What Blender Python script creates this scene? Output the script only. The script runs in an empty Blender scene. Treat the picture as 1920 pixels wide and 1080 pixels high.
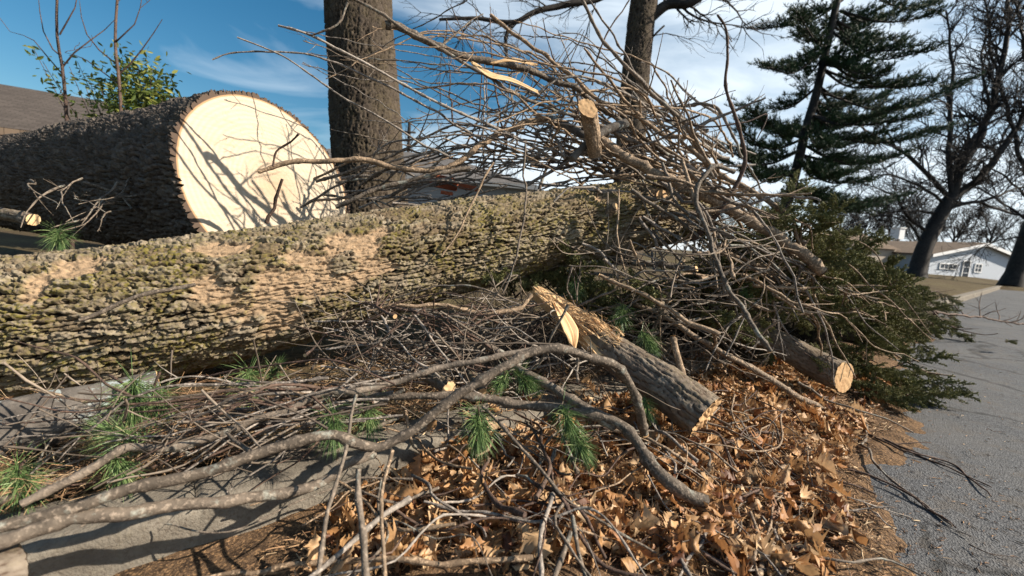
import bpy, math, random
import numpy as np
from mathutils import Vector, Matrix

# ------------------------------------------------------------ camera, sky, sun, exposure
scn = bpy.context.scene
COL = scn.collection
F, PITCH, ROLL = 800.0, math.radians(6.7), math.radians(4.0)
CAM = np.array([0.0, 0.0, 1.0])
fw = np.array([0, math.cos(PITCH), -math.sin(PITCH)])
r0 = np.array([1.0, 0, 0]); u0 = np.array([0, math.sin(PITCH), math.cos(PITCH)])
rt = math.cos(ROLL)*r0 + math.sin(ROLL)*u0
up = -math.sin(ROLL)*r0 + math.cos(ROLL)*u0
cd = bpy.data.cameras.new('camera'); cam = bpy.data.objects.new('camera', cd); COL.objects.link(cam)
cam.matrix_world = Matrix(((rt[0], up[0], -fw[0], 0), (rt[1], up[1], -fw[1], 0), (rt[2], up[2], -fw[2], 1.0), (0, 0, 0, 1)))
cd.sensor_width = 36; cd.lens = 36*F/1920; cd.clip_start = .02; cd.clip_end = 2000
cd.dof.use_dof = True; cd.dof.focus_distance = 2.0; cd.dof.aperture_fstop = 2.2
scn.camera = cam
SUN_AZ, SUN_EL = math.radians(97), math.radians(34)      # azimuth clockwise from +Y
W = bpy.data.worlds.new('World'); scn.world = W; W.use_nodes = True
nt = W.node_tree; nt.nodes.clear()
wo = nt.nodes.new('ShaderNodeOutputWorld'); bg = nt.nodes.new('ShaderNodeBackground'); bg.inputs[1].default_value = .052
sky = nt.nodes.new('ShaderNodeTexSky'); sky.sky_type = 'NISHITA'; sky.sun_disc = False
sky.sun_elevation = SUN_EL; sky.sun_rotation = SUN_AZ; sky.dust_density = .3; sky.ozone_density = 3; sky.air_density = 1.15
tc = nt.nodes.new('ShaderNodeTexCoord'); mp = nt.nodes.new('ShaderNodeMapping')
mp.inputs['Rotation'].default_value = (.25, .5, .3); mp.inputs['Scale'].default_value = (1.0, 2.6, 5.0)
no = nt.nodes.new('ShaderNodeTexNoise'); no.inputs['Scale'].default_value = 1.3; no.inputs['Detail'].default_value = 7; no.inputs['Roughness'].default_value = .55; no.inputs['Distortion'].default_value = .5
rmp = nt.nodes.new('ShaderNodeValToRGB'); rmp.color_ramp.elements[0].position = .29; rmp.color_ramp.elements[1].position = .60
rmp.color_ramp.elements[1].color = (.9, .9, .9, 1)
mx = nt.nodes.new('ShaderNodeMix'); mx.data_type = 'RGBA'; mx.inputs[7].default_value = (9.8, 10.9, 11.8, 1)
L = nt.links.new
L(tc.outputs['Generated'], mp.inputs[0]); L(mp.outputs[0], no.inputs['Vector']); sx = nt.nodes.new('ShaderNodeSeparateXYZ'); L(tc.outputs['Generated'], sx.inputs[0])
ma = nt.nodes.new('ShaderNodeMath'); ma.operation = 'MULTIPLY_ADD'; ma.inputs[1].default_value = .27; L(sx.outputs[0], ma.inputs[0]); L(no.outputs['Fac'], ma.inputs[2])
mb_ = nt.nodes.new('ShaderNodeMath'); mb_.operation = 'MULTIPLY_ADD'; mb_.inputs[1].default_value = -.30; L(sx.outputs[2], mb_.inputs[0]); L(ma.outputs[0], mb_.inputs[2]); L(mb_.outputs[0], rmp.inputs[0])
L(rmp.outputs[0], mx.inputs[0]); hs = nt.nodes.new('ShaderNodeHueSaturation'); hs.inputs['Saturation'].default_value = 1.35; hs.inputs['Hue'].default_value = .49; L(sky.outputs[0], hs.inputs['Color']); L(hs.outputs[0], mx.inputs[6]); L(mx.outputs[2], bg.inputs[0]); L(bg.outputs[0], wo.inputs[0])
sd = bpy.data.lights.new('sun', 'SUN'); so = bpy.data.objects.new('sun', sd); COL.objects.link(so)
sd.energy = 5.0; sd.angle = math.radians(.5); sd.color = (1, .90, .76)
sv = Vector((math.sin(SUN_AZ)*math.cos(SUN_EL), math.cos(SUN_AZ)*math.cos(SUN_EL), math.sin(SUN_EL)))
so.rotation_euler = sv.to_track_quat('Z', 'Y').to_euler(); so.location = (30, -6, 20)
scn.view_settings.view_transform = 'Standard'; scn.view_settings.look = 'None'
scn.view_settings.exposure = 1.02; scn.view_settings.gamma = 1

# ------------------------------------------------------------ helpers
def P(x, y, d):                                            # a pixel of the 1920x1080 photograph at depth d metres
    return CAM + d*(fw + (x-960)/F*rt + (540-y)/F*up)
def gpt(x, y, z=0.03):                                     # ground point seen at a pixel
    v = fw+(x-960)/F*rt+(540-y)/F*up; d = (z-1)/v[2]; return CAM+d*v
def PP(lst): return np.array([P(*a) for a in lst])
def sm(a, b, x): t = np.clip((x-a)/(b-a), 0, 1); return t*t*(3-2*t)
def _h(ix, iy, iz, s=0):
    n = (ix.astype(np.int64)*374761393 + iy.astype(np.int64)*668265263 + iz.astype(np.int64)*2147483647 + s*974634777) & 0xffffffff
    n = ((n ^ (n >> 13))*1274126177) & 0xffffffff
    n = ((n ^ (n >> 16))*2246822519) & 0xffffffff
    return ((n ^ (n >> 15)) & 0xffffff)/float(0xffffff)
def vn(p, s=0):                                            # value noise in -1..1 on (N,3)
    i = np.floor(p); f = p-i; f = f*f*(3-2*f); i = i.astype(np.int64); o = 0
    for a in (0, 1):
        for b in (0, 1):
            for c in (0, 1):
                w = (f[:, 0] if a else 1-f[:, 0])*(f[:, 1] if b else 1-f[:, 1])*(f[:, 2] if c else 1-f[:, 2])
                o = o + w*_h(i[:, 0]+a, i[:, 1]+b, i[:, 2]+c, s)
    return o*2-1
def fbm(p, oct=4, s=0):
    o = 0; a = .5
    for k in range(oct): o = o + a*vn(p*2**k + 7.3*k, s+k); a *= .5
    return o
def voro(u, a, nper, s=0):                                 # cellular F1,F2,id; periodic in a with nper cells
    iu = np.floor(u).astype(np.int64); ia = np.floor(a).astype(np.int64)
    f1 = np.full(len(u), 9.); f2 = f1.copy(); cid = np.zeros(len(u))
    for du in (-1, 0, 1):
        for da in (-1, 0, 1):
            cu = iu+du; ca = ia+da; cw = ca % nper; z = cu*0
            px = cu+.1+.8*_h(cu, cw, z, s); py = ca+.1+.8*_h(cu, cw, z, s+1)
            d = np.hypot(px-u, py-a); m = d < f1
            f2 = np.where(m, f1, np.minimum(f2, d)); cid = np.where(m, _h(cu, cw, z, s+2), cid); f1 = np.where(m, d, f1)
    return f1, f2, cid

class MB:
    def __init__(s): s.v = []; s.f = []; s.r = []; s.n = 0
    def add(s, v, f, r=0.0):
        v = np.asarray(v, float); f = np.asarray(f, np.int64)
        s.v.append(v); s.f.append(f+s.n); s.n += len(v)
        s.r.append(np.broadcast_to(np.asarray(r, float), (len(v),)))
    def obj(s, name, mat, parent=None, origin=None, smooth=True, mats=None, attrs=None):
        v = np.concatenate(s.v)
        if origin is None: origin = np.zeros(3)
        me = bpy.data.meshes.new(name); v = v-origin
        me.vertices.add(len(v)); me.vertices.foreach_set('co', v.ravel())
        tot = np.concatenate([np.full(len(f), f.shape[1]) for f in s.f]); idx = np.concatenate([f.ravel() for f in s.f])
        me.loops.add(len(idx)); me.loops.foreach_set('vertex_index', idx.astype(np.int32))
        me.polygons.add(len(tot)); st = np.concatenate([[0], np.cumsum(tot)[:-1]])
        me.polygons.foreach_set('loop_start', st.astype(np.int32)); me.polygons.foreach_set('loop_total', tot.astype(np.int32))
        me.polygons.foreach_set('use_smooth', np.full(len(tot), smooth)); me.update(calc_edges=True)
        at = me.attributes.new('rnd', 'FLOAT', 'POINT'); at.data.foreach_set('value', np.concatenate(s.r).astype(np.float32))
        for k, a in (attrs or {}).items():
            at = me.attributes.new(k, 'FLOAT', 'POINT'); at.data.foreach_set('value', a.astype(np.float32))
        me.materials.append(mat)
        o = bpy.data.objects.new(name, me); COL.objects.link(o)
        if parent is not None: o.parent = parent; o.location = Vector(origin) - (parent.location if parent.parent is None else Vector((0, 0, 0)))
        else: o.location = origin
        return o
def tag(o, label=None, cat=None, group=None, kind=None):
    for k, x in (('label', label), ('category', cat), ('group', group), ('kind', kind)):
        if x: o[k] = x
    return o
def empty(name, loc, label, cat, group=None):
    o = bpy.data.objects.new(name, None); COL.objects.link(o); o.location = loc; return tag(o, label, cat, group)
def copy_tree(o, loc, rot=None, sc=None, label=None):
    r = o.copy(); COL.objects.link(r); r.location = loc
    if rot is not None: r.rotation_euler = rot
    if sc is not None: r.scale = (sc,)*3
    if label: r['label'] = label
    for ch in list(o.children):
        c = ch.copy(); COL.objects.link(c); c.parent = r
        for g in list(ch.children):
            e = g.copy(); COL.objects.link(e); e.parent = c
    return r

def frames(p):
    t = np.gradient(p, axis=0); t /= np.linalg.norm(t, axis=1)[:, None]+1e-12
    n = np.zeros_like(p); a = np.array([0, 0, 1.]) if abs(t[0, 2]) < .9 else np.array([1., 0, 0])
    v = a - t[0]*a.dot(t[0]); n[0] = v/np.linalg.norm(v)
    for i in range(1, len(p)):
        v = n[i-1]-t[i]*n[i-1].dot(t[i]); n[i] = v/(np.linalg.norm(v)+1e-12)
    return t, n, np.cross(t, n)
def tube(mb, p, r, ns=6, rv=0., cap=True):
    p = np.asarray(p, float); n = len(p); r = np.broadcast_to(r, (n,)); t, a, b = frames(p)
    th = np.arange(ns)*2*math.pi/ns
    v = p[:, None]+r[:, None, None]*(np.cos(th)[None, :, None]*a[:, None]+np.sin(th)[None, :, None]*b[:, None])
    i = np.arange(n-1)[:, None]*ns; j = np.arange(ns)[None]; k = (j+1) % ns
    f = np.stack([i+j, i+k, i+k+ns, i+j+ns], -1).reshape(-1, 4)
    mb.add(v.reshape(-1, 3), f, rv)
    if cap:
        for e in (0, n-1):
            mb.add(np.vstack([v[e], p[e]+t[e]*(r[e]*.3 if e else -r[e]*.3)]), [[q, (q+1) % ns, ns] if e else [(q+1) % ns, q, ns] for q in range(ns)], rv)
def spline(pts, step=.03):
    pts = np.asarray(pts, float)
    if len(pts) == 2: pts = np.vstack([pts[0], pts.mean(0), pts[1]])
    q = np.vstack([2*pts[0]-pts[1], pts, 2*pts[-1]-pts[-2]]); out = []
    for i in range(1, len(q)-2):
        n = max(2, int(np.linalg.norm(q[i+1]-q[i])/step)); t = np.arange(n)[:, None]/n
        a, b, c, d = q[i-1], q[i], q[i+1], q[i+2]
        out.append(.5*((2*b)+(c-a)*t+(2*a-5*b+4*c-d)*t**2+(3*b-a-3*c+d)*t**3))
    return np.vstack(out+[pts[-1:]])
RNG = np.random.default_rng(11)
def rdir(t, ang, rng):                                     # direction at angle ang from t
    v = rng.normal(size=3); v -= t*v.dot(t); v /= np.linalg.norm(v)+1e-9
    return t*math.cos(ang)+v*math.sin(ang)
UPV = np.array([0, 0, 1.])
def grow(mb, p, d, L_, r, lvl, rng, upw=.1, ns=5, zig=.16, rv=0.):
    n = max(3, int(L_/.035)); st = L_/n; pts = [p]; d = d/np.linalg.norm(d); ds = [d]
    for i in range(n):
        d = d+rng.normal(size=3)*zig*(.6 if i % 3 else 1.6)*.5+UPV*upw*.2; d /= np.linalg.norm(d)
        pts.append(pts[-1]+d*st); ds.append(d)
    rad = r*(1-.65*np.linspace(0, 1, n+1)); rad[2::3] *= 1.18; rad[-1] *= 1.3
    tube(mb, np.array(pts), rad, ns, rv)
    if lvl > 0:
        for i in range(1, n):
            if rng.random() < .3: grow(mb, pts[i], rdir(ds[i], rng.uniform(.5, .95), rng), L_*rng.uniform(.2, .55), rad[i]*.62, lvl-1, rng, upw, 4, zig, rv)
def branch_mb(pts, ra, rb, rng, tw=1.0, twl=.25, lvl=1, ns=8, upw=.2, step=.025, wig=1.0, knots=True, flat=False):
    p = spline(pts, step); n = len(p); s = np.arange(n)*step
    amp = (min(ra, .03)*.28+.0025)*wig; q = np.stack([s*9, s*0, s*0], 1); o = rng.uniform(0, 99)
    off = np.stack([vn(q+o, k)+.5*vn(q*2.6+o, k+9) for k in range(3)], 1)*amp
    kp = np.arange(0, s[-1]+.2, rng.uniform(.06, .13)); kv = rng.normal(size=(len(kp), 3))*min(.006, ra*.55+.0015)*wig
    off = off+np.stack([np.interp(s, kp, kv[:, k]) for k in range(3)], 1)
    w = sm(0, .15, np.linspace(0, 1, n))[:, None]; p = p+off*w
    r = ra+(rb-ra)*np.linspace(0, 1, n)**.9
    r = r*(1+.10*vn(np.stack([s*30+o, s*0, s*0], 1), 3))
    if knots:
        k0 = rng.integers(0, 4); kk = np.arange(k0, n, int(rng.integers(3, 6)) if ra < .012 else 7); r = r.copy(); r[kk] = r[kk]*(1.12+.22*rng.random(len(kk)))+.0004
    mb = MB(); tube(mb, p, r, ns)
    t = np.gradient(p, axis=0); t /= np.linalg.norm(t, axis=1)[:, None]
    if tw > 0:
        m = rng.poisson(tw*s[-1]*4)
        for _ in range(m):
            i = int(rng.uniform(.08, 1)*(n-1)); a = rng.uniform(.45, 1.0); d = rdir(t[i], a, rng)
            if flat: d[2] *= .25
            L_ = twl*rng.uniform(.15, 1)**1.3*(1.25-.7*i/n) if rng.random() > .35 else rng.uniform(.012, .035)
            grow(mb, p[i], d, max(L_, .012), min(r[i]*.7, .002+.011*L_+.001), lvl, rng, 0 if flat else upw)
    return mb, p, r, t

# ------------------------------------------------------------ materials
def mat(name, rough=.85, spec=.25):
    m = bpy.data.materials.new(name); m.use_nodes = True; n = m.node_tree.nodes; b = n['Principled BSDF']
    b.inputs['Roughness'].default_value = rough; b.inputs['Specular IOR Level'].default_value = spec
    return m, m.node_tree, b
def N(nt, t, **k):
    n = nt.nodes.new('ShaderNode'+t)
    for a, b in k.items():
        if a in n.inputs: n.inputs[a].default_value = b
        else: setattr(n, a, b)
    return n
def ramp(nt, src, stops):
    r = nt.nodes.new('ShaderNodeValToRGB'); cr = r.color_ramp
    while len(cr.elements) < len(stops): cr.elements.new(.5)
    for e, (p, c) in zip(cr.elements, stops): e.position = p; e.color = (*c, 1) if len(c) == 3 else (c[0], c[0], c[0], 1)
    nt.links.new(src, r.inputs[0]); return r.outputs[0]
def mixc(nt, f, a, b):
    m = nt.nodes.new('ShaderNodeMix'); m.data_type = 'RGBA'
    for s, i in ((f, 0), (a, 6), (b, 7)):
        if isinstance(s, (int, float)): m.inputs[i].default_value = s
        elif isinstance(s, tuple): m.inputs[i].default_value = (*s, 1)
        else: nt.links.new(s, m.inputs[i])
    return m.outputs[2]
def noise(nt, scale, detail=4, vec=None, rough=.6, dist=0):
    n = N(nt, 'TexNoise', Scale=scale, Detail=detail, Roughness=rough, Distortion=dist)
    if vec is None:
        t = N(nt, 'TexCoord'); vec = t.outputs['Object']
    nt.links.new(vec, n.inputs['Vector']); return n.outputs['Fac']
def bump(nt, b, h, s=.5, d=.01):
    n = N(nt, 'Bump', Strength=s, Distance=d); nt.links.new(h, n.inputs['Height']); nt.links.new(n.outputs[0], b.inputs['Normal'])
def math_(nt, op, a, b=0.):
    n = nt.nodes.new('ShaderNodeMath'); n.operation = op
    for i, s in ((0, a), (1, b)):
        if isinstance(s, (int, float)): n.inputs[i].default_value = s
        else: nt.links.new(s, n.inputs[i])
    return n.outputs[0]
def attr(nt, nm): a = N(nt, 'Attribute', attribute_name=nm); return a.outputs['Fac']
def m_twig(name, c0, c1, c2, lichen=.0, sc=18):
    m, nt, b = mat(name, .78, .3); oi = N(nt, 'ObjectInfo')
    base = ramp(nt, oi.outputs['Random'], [(0, c0), (.5, c1), (1, c2)])
    n1 = noise(nt, sc, 5); n2 = noise(nt, sc*5, 3)
    c = mixc(nt, ramp(nt, n1, [(.35, (0,)), (.7, (1,))]), base, tuple(x*.48 for x in c0))
    c = mixc(nt, ramp(nt, n2, [(.52, (0,)), (.66, (.75,))]), c, tuple(min(1, x*1.9) for x in c1))
    if lichen: c = mixc(nt, ramp(nt, noise(nt, sc*.7, 6, rough=.7), [(.56, (0,)), (.64, (lichen,))]), c, (.36, .38, .33))
    nt.links.new(c, b.inputs['Base Color']); bump(nt, b, math_(nt, 'ADD', n2, n1), .9, .004); return m
M_GREY = m_twig('grey_branch_bark', (.10, .078, .058), (.15, .118, .09), (.20, .16, .125), .5)
M_TAN = m_twig('tan_branch_bark', (.2, .135, .085), (.28, .2, .13), (.17, .13, .095))
M_DARK = m_twig('dark_twig_bark', (.05, .032, .025), (.09, .055, .04), (.13, .085, .06))
M_TWIG = m_twig('fan_twig_bark', (.13, .108, .09), (.235, .2, .17), (.36, .31, .26))
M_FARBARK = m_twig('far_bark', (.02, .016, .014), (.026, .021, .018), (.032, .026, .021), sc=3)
def m_wood(name, c0, c1, c2, rings=220, blaze=0):
    m, nt, b = mat(name, .75, .2); t = N(nt, 'TexCoord')
    n = N(nt, 'VectorMath', operation='LENGTH'); nt.links.new(t.outputs['Object'], n.inputs[0])
    d = math_(nt, 'ADD', n.outputs['Value'], math_(nt, 'MULTIPLY', noise(nt, 3, 3), .05))
    w = math_(nt, 'SINE', math_(nt, 'MULTIPLY', d, rings)); w = math_(nt, 'MULTIPLY_ADD', w, .5); 
    w2 = ramp(nt, w, [(0, (0,)), (.5, (1,))])
    c = mixc(nt, math_(nt, 'MULTIPLY', w2, .5), c0, c1)
    c = mixc(nt, ramp(nt, noise(nt, 9, 6, dist=1), [(.5, (0,)), (.72, (.65,))]), c, c2)
    nt.links.new(c, b.inputs['Base Color']); bump(nt, b, noise(nt, 90, 4), .35, .004); return m
M_CUT = m_wood('fresh_cut_wood', (.66, .47, .27), (.55, .36, .19), (.45, .25, .10))
M_CUTO = m_wood('orange_cut_wood', (.52, .34, .18), (.42, .25, .12), (.30, .15, .07), 300)
M_SPLIT = m_wood('torn_wood', (.62, .43, .24), (.52, .32, .15), (.42, .20, .08), 160)

def m_log(name, moss, ridge, ridge2, crack, patch):
    m, nt, b = mat(name, .9, .15); h = attr(nt, 'h'); cid = attr(nt, 'rnd'); pt = attr(nt, 'patch')
    top = mixc(nt, cid, ridge, ridge2)
    n1 = noise(nt, 40, 5); n2 = noise(nt, 150, 3)
    top = mixc(nt, ramp(nt, n1, [(.4, (0,)), (.7, (.7,))]), top, tuple(x*.5 for x in ridge))
    mz = math_(nt, 'MULTIPLY', ramp(nt, noise(nt, 4, 6, rough=.75), [(.42, (0,)), (.6, (1,))]), ramp(nt, noise(nt, 60, 3), [(.42, (0,)), (.58, (1,))]))
    top = mixc(nt, math_(nt, 'MULTIPLY', mz, moss), top, (.15, .125, .028))
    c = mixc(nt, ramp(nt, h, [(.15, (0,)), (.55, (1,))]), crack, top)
    c = mixc(nt, pt, c, mixc(nt, n1, patch, tuple(x*.7 for x in patch)))
    nt.links.new(c, b.inputs['Base Color']); bump(nt, b, math_(nt, 'ADD', n1, math_(nt, 'MULTIPLY', n2, .5)), .8, .006); return m
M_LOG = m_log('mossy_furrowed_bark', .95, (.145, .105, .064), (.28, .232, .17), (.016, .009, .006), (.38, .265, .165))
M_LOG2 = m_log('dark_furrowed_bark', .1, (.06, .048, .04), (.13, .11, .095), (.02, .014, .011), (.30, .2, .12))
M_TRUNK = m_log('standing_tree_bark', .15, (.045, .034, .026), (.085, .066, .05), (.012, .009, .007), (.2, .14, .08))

# ------------------------------------------------------------ ground
CD = np.array([.776, .63]); CN = np.array([-.63, .776]); C0 = 1.50
def sdist(x, y): return x*CN[0]+y*CN[1]-C0
def gz(x, y):                                              # lawn height
    s = sdist(x, y); z = .13+.18*sm(.3, 3, s)+.25*sm(3, 12, s)
    return z
def ground_z(x, y):
    x = np.asarray(x, float); y = np.asarray(y, float); s = sdist(x, y)
    g = .075*sm(-1.25, -.5, s)*(1+.5*np.sin(x*3.1+y*2)*np.cos(y*4.3))
    return np.where(s > .0, np.where(s < .2, .157, gz(x, y)), np.maximum(g, 0))
def grid(name, xs, ys, zf, m, **k):
    X, Y = np.meshgrid(xs, ys); v = np.stack([X.ravel(), Y.ravel(), zf(X.ravel(), Y.ravel())], 1)
    nx = len(xs); i = (np.arange(len(ys)-1)[:, None]*nx+np.arange(nx-1)[None]).ravel()
    mb = MB(); mb.add(v, np.stack([i, i+1, i+1+nx, i+nx], 1)); return mb.obj(name, m, **k)
m, nt, b = mat('asphalt', .85, .3)
n1 = noise(nt, 120, 3); n2 = noise(nt, 1.3, 5); vo = N(nt, 'TexVoronoi', Scale=160.); t = N(nt, 'TexCoord'); nt.links.new(t.outputs['Object'], vo.inputs['Vector'])
c = mixc(nt, ramp(nt, vo.outputs['Color'], [(.3, (0,)), (.8, (1,))]), (.035, .038, .044), (.12, .124, .13))
c = mixc(nt, ramp(nt, n2, [(.4, (0,)), (.7, (.55,))]), c, (.13, .125, .12))
c = mixc(nt, ramp(nt, n1, [(.35, (.4,)), (.5, (0,))]), c, (.035, .035, .037))
ck = N(nt, 'TexVoronoi', Scale=.55, feature='DISTANCE_TO_EDGE'); wn = N(nt, 'TexNoise', Scale=3., Detail=6.); nt.links.new(t.outputs['Object'], wn.inputs['Vector'])
va = N(nt, 'VectorMath', operation='MULTIPLY_ADD'); va.inputs[1].default_value = (.5, .5, 0); nt.links.new(wn.outputs['Color'], va.inputs[0]); nt.links.new(t.outputs['Object'], va.inputs[2]); nt.links.new(va.outputs[0], ck.inputs['Vector'])
c = mixc(nt, ramp(nt, ck.outputs['Distance'], [(.004, (.8,)), (.014, (0,))]), c, (.02, .02, .02))
c = mixc(nt, ramp(nt, noise(nt, 6, 6, rough=.7), [(.5, (0,)), (.64, (.5,))]), c, (.09, .075, .06))
nt.links.new(c, b.inputs['Base Color']); bump(nt, b, vo.outputs['Distance'], .8, .006); M_ROAD = m
m, nt, b = mat('dry_grass_and_soil', .95, .1)
c = mixc(nt, ramp(nt, noise(nt, .8, 6), [(.4, (0,)), (.6, (1,))]), (.085, .062, .036), (.12, .098, .05))
c = mixc(nt, ramp(nt, noise(nt, 30, 5), [(.4, (0,)), (.7, (.8,))]), c, (.045, .03, .018))
nt.links.new(c, b.inputs['Base Color']); bump(nt, b, noise(nt, 40, 6), .9, .03); M_LAWN = m
m, nt, b = mat('litter_soil', .95, .1)
c = mixc(nt, ramp(nt, noise(nt, 14, 6), [(.35, (0,)), (.65, (1,))]), (.05, .033, .022), (.15, .095, .056))
c = mixc(nt, ramp(nt, noise(nt, 120, 3), [(.5, (0,)), (.7, (.8,))]), c, (.40, .24, .12))
nt.links.new(c, b.inputs['Base Color']); bump(nt, b, noise(nt, 70, 5), 1, .015); M_SOIL = m
def axis(lo, hi, fine, a, b, k=1.25):
    xs = list(np.arange(a, b, fine)); s = fine; x = b
    while x < hi: xs.append(x); s *= k; x += s
    xs.append(hi); s = fine; x = a-fine
    while x > lo: xs.insert(0, x); s *= k; x -= s
    xs.insert(0, lo); return np.array(xs)
tag(grid('road', axis(-600, 900, 2, -10, 40), axis(-300, 900, 2, -10, 40), lambda x, y: x*0, M_ROAD), kind='structure')
def lawnz(x, y):
    s = sdist(x, y); z = gz(x, y)+.02*fbm(np.stack([x*2, y*2, x*0], 1))
    far = sm(25.5, 27.5, y+.12*x-1.0)                      # the lawns where the road bends away
    z2 = -.4+far*(.55+.25*sm(27, 45, y))
    return np.where(s > .1, z, np.where(s > -.1, -.4+(s+.1)/.2*.5, z2))
tag(grid('lawn', axis(-600, 900, .3, -12, 40, 1.2), axis(-40, 900, .3, -6, 34, 1.2), lawnz, M_LAWN), kind='structure')
# curb
m, nt, b = mat('weathered_concrete', .9, .2)
c = mixc(nt, ramp(nt, noise(nt, 5, 6), [(.35, (0,)), (.65, (1,))]), (.12, .104, .084), (.21, .185, .15))
c = mixc(nt, ramp(nt, noise(nt, 90, 3), [(.5, (0,)), (.66, (.7,))]), c, (.11, .09, .07))
c = mixc(nt, ramp(nt, noise(nt, 25, 6, dist=1.5), [(.55, (0,)), (.7, (.5,))]), c, (.17, .15, .11))
nt.links.new(c, b.inputs['Base Color']); bump(nt, b, noise(nt, 110, 5), .9, .006); M_CONC = m
prof = [(-.05, -.1), (-.045, .0), (-.035, .06)]+[(-.035+.035*(1-math.cos(a)), .12+.035*math.sin(a)) for a in np.linspace(0, math.pi/2, 6)]+[(.09, .157), (.18, .157)]+[(.19, .153), (.20, .14), (.202, -.1)]
q = np.linspace(0, len(prof)-1, 46); pr = np.stack([np.interp(q, range(len(prof)), [a[k] for a in prof]) for k in (0, 1)], 1)
cmb = MB(); ts = np.concatenate([np.arange(-3.2, 6, .012), np.arange(6, 40, .25)])
base = CN*C0
v = np.stack([base[0]+ts[:, None]*CD[0]+pr[None, :, 0]*CN[0], base[1]+ts[:, None]*CD[1]+pr[None, :, 0]*CN[1], np.broadcast_to(pr[:, 1], (len(ts), 46))], -1).reshape(-1, 3)
nz = fbm(v*9, 4, 2)*.007+fbm(v*40, 2, 5)*.0025
jt = np.abs((ts+40.45) % 3.0-1.5); dip = .02*np.exp(-(jt/.008)**2)
v[:, 2] += nz-np.repeat(dip, 46); v[:, 0] += nz*CN[0]*-1; v[:, 1] += nz*CN[1]*-1
i = (np.arange(len(ts)-1)[:, None]*46+np.arange(45)[None]).ravel(); cmb.add(v, np.stack([i, i+46, i+47, i+1], 1))
tag(cmb.obj('curb', M_CONC), kind='structure')
# soil and crushed litter in the gutter
us = np.arange(-2.2, 9, .02); ss = np.arange(-1.75, .02, .02)
U, S = np.meshgrid(us, ss); xx = (base[0]+U*CD[0]+S*CN[0]).ravel(); yy = (base[1]+U*CD[1]+S*CN[1]).ravel()
pn = np.stack([xx, yy, xx*0], 1); edge = .38*fbm(pn*1.6, 4, 3)+.12*fbm(pn*11, 3, 6)-.6*sm(2.4, 4.5, xx)
sf = S.ravel(); zz = (.055*sm(-1.15, -.5, sf+edge)*sm(-1.0, .1, xx)+.012*sm(-1.3, -1.1, sf+edge))*(1+.5*fbm(pn*4, 3, 8))+.012*fbm(pn*14, 3, 4)*sm(-1.3, -1.0, sf+edge)+.016*sm(-1.30, -1.12, sf+edge)-.006
def soilz(x, y):
    p_ = np.stack([x, y, x*0], 1); s = sdist(x, y)+.38*fbm(p_*1.6, 4, 3)+.12*fbm(p_*11, 3, 6)-.6*sm(2.4, 4.5, x)
    return np.where(sdist(x, y) > 0, ground_z(x, y), np.maximum(0, (.055*sm(-1.15, -.5, s)*sm(-1.0, .1, x)+.012*sm(-1.3, -1.1, s))*(1+.5*fbm(p_*4, 3, 8))+.016*sm(-1.30, -1.12, s)-.006))
nx = len(us); i = (np.arange(len(ss)-1)[:, None]*nx+np.arange(nx-1)[None]).ravel()
mb = MB(); mb.add(np.stack([xx, yy, zz], 1), np.stack([i, i+1, i+1+nx, i+nx], 1)); tag(mb.obj('gutter_soil', M_SOIL), kind='structure')

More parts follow.
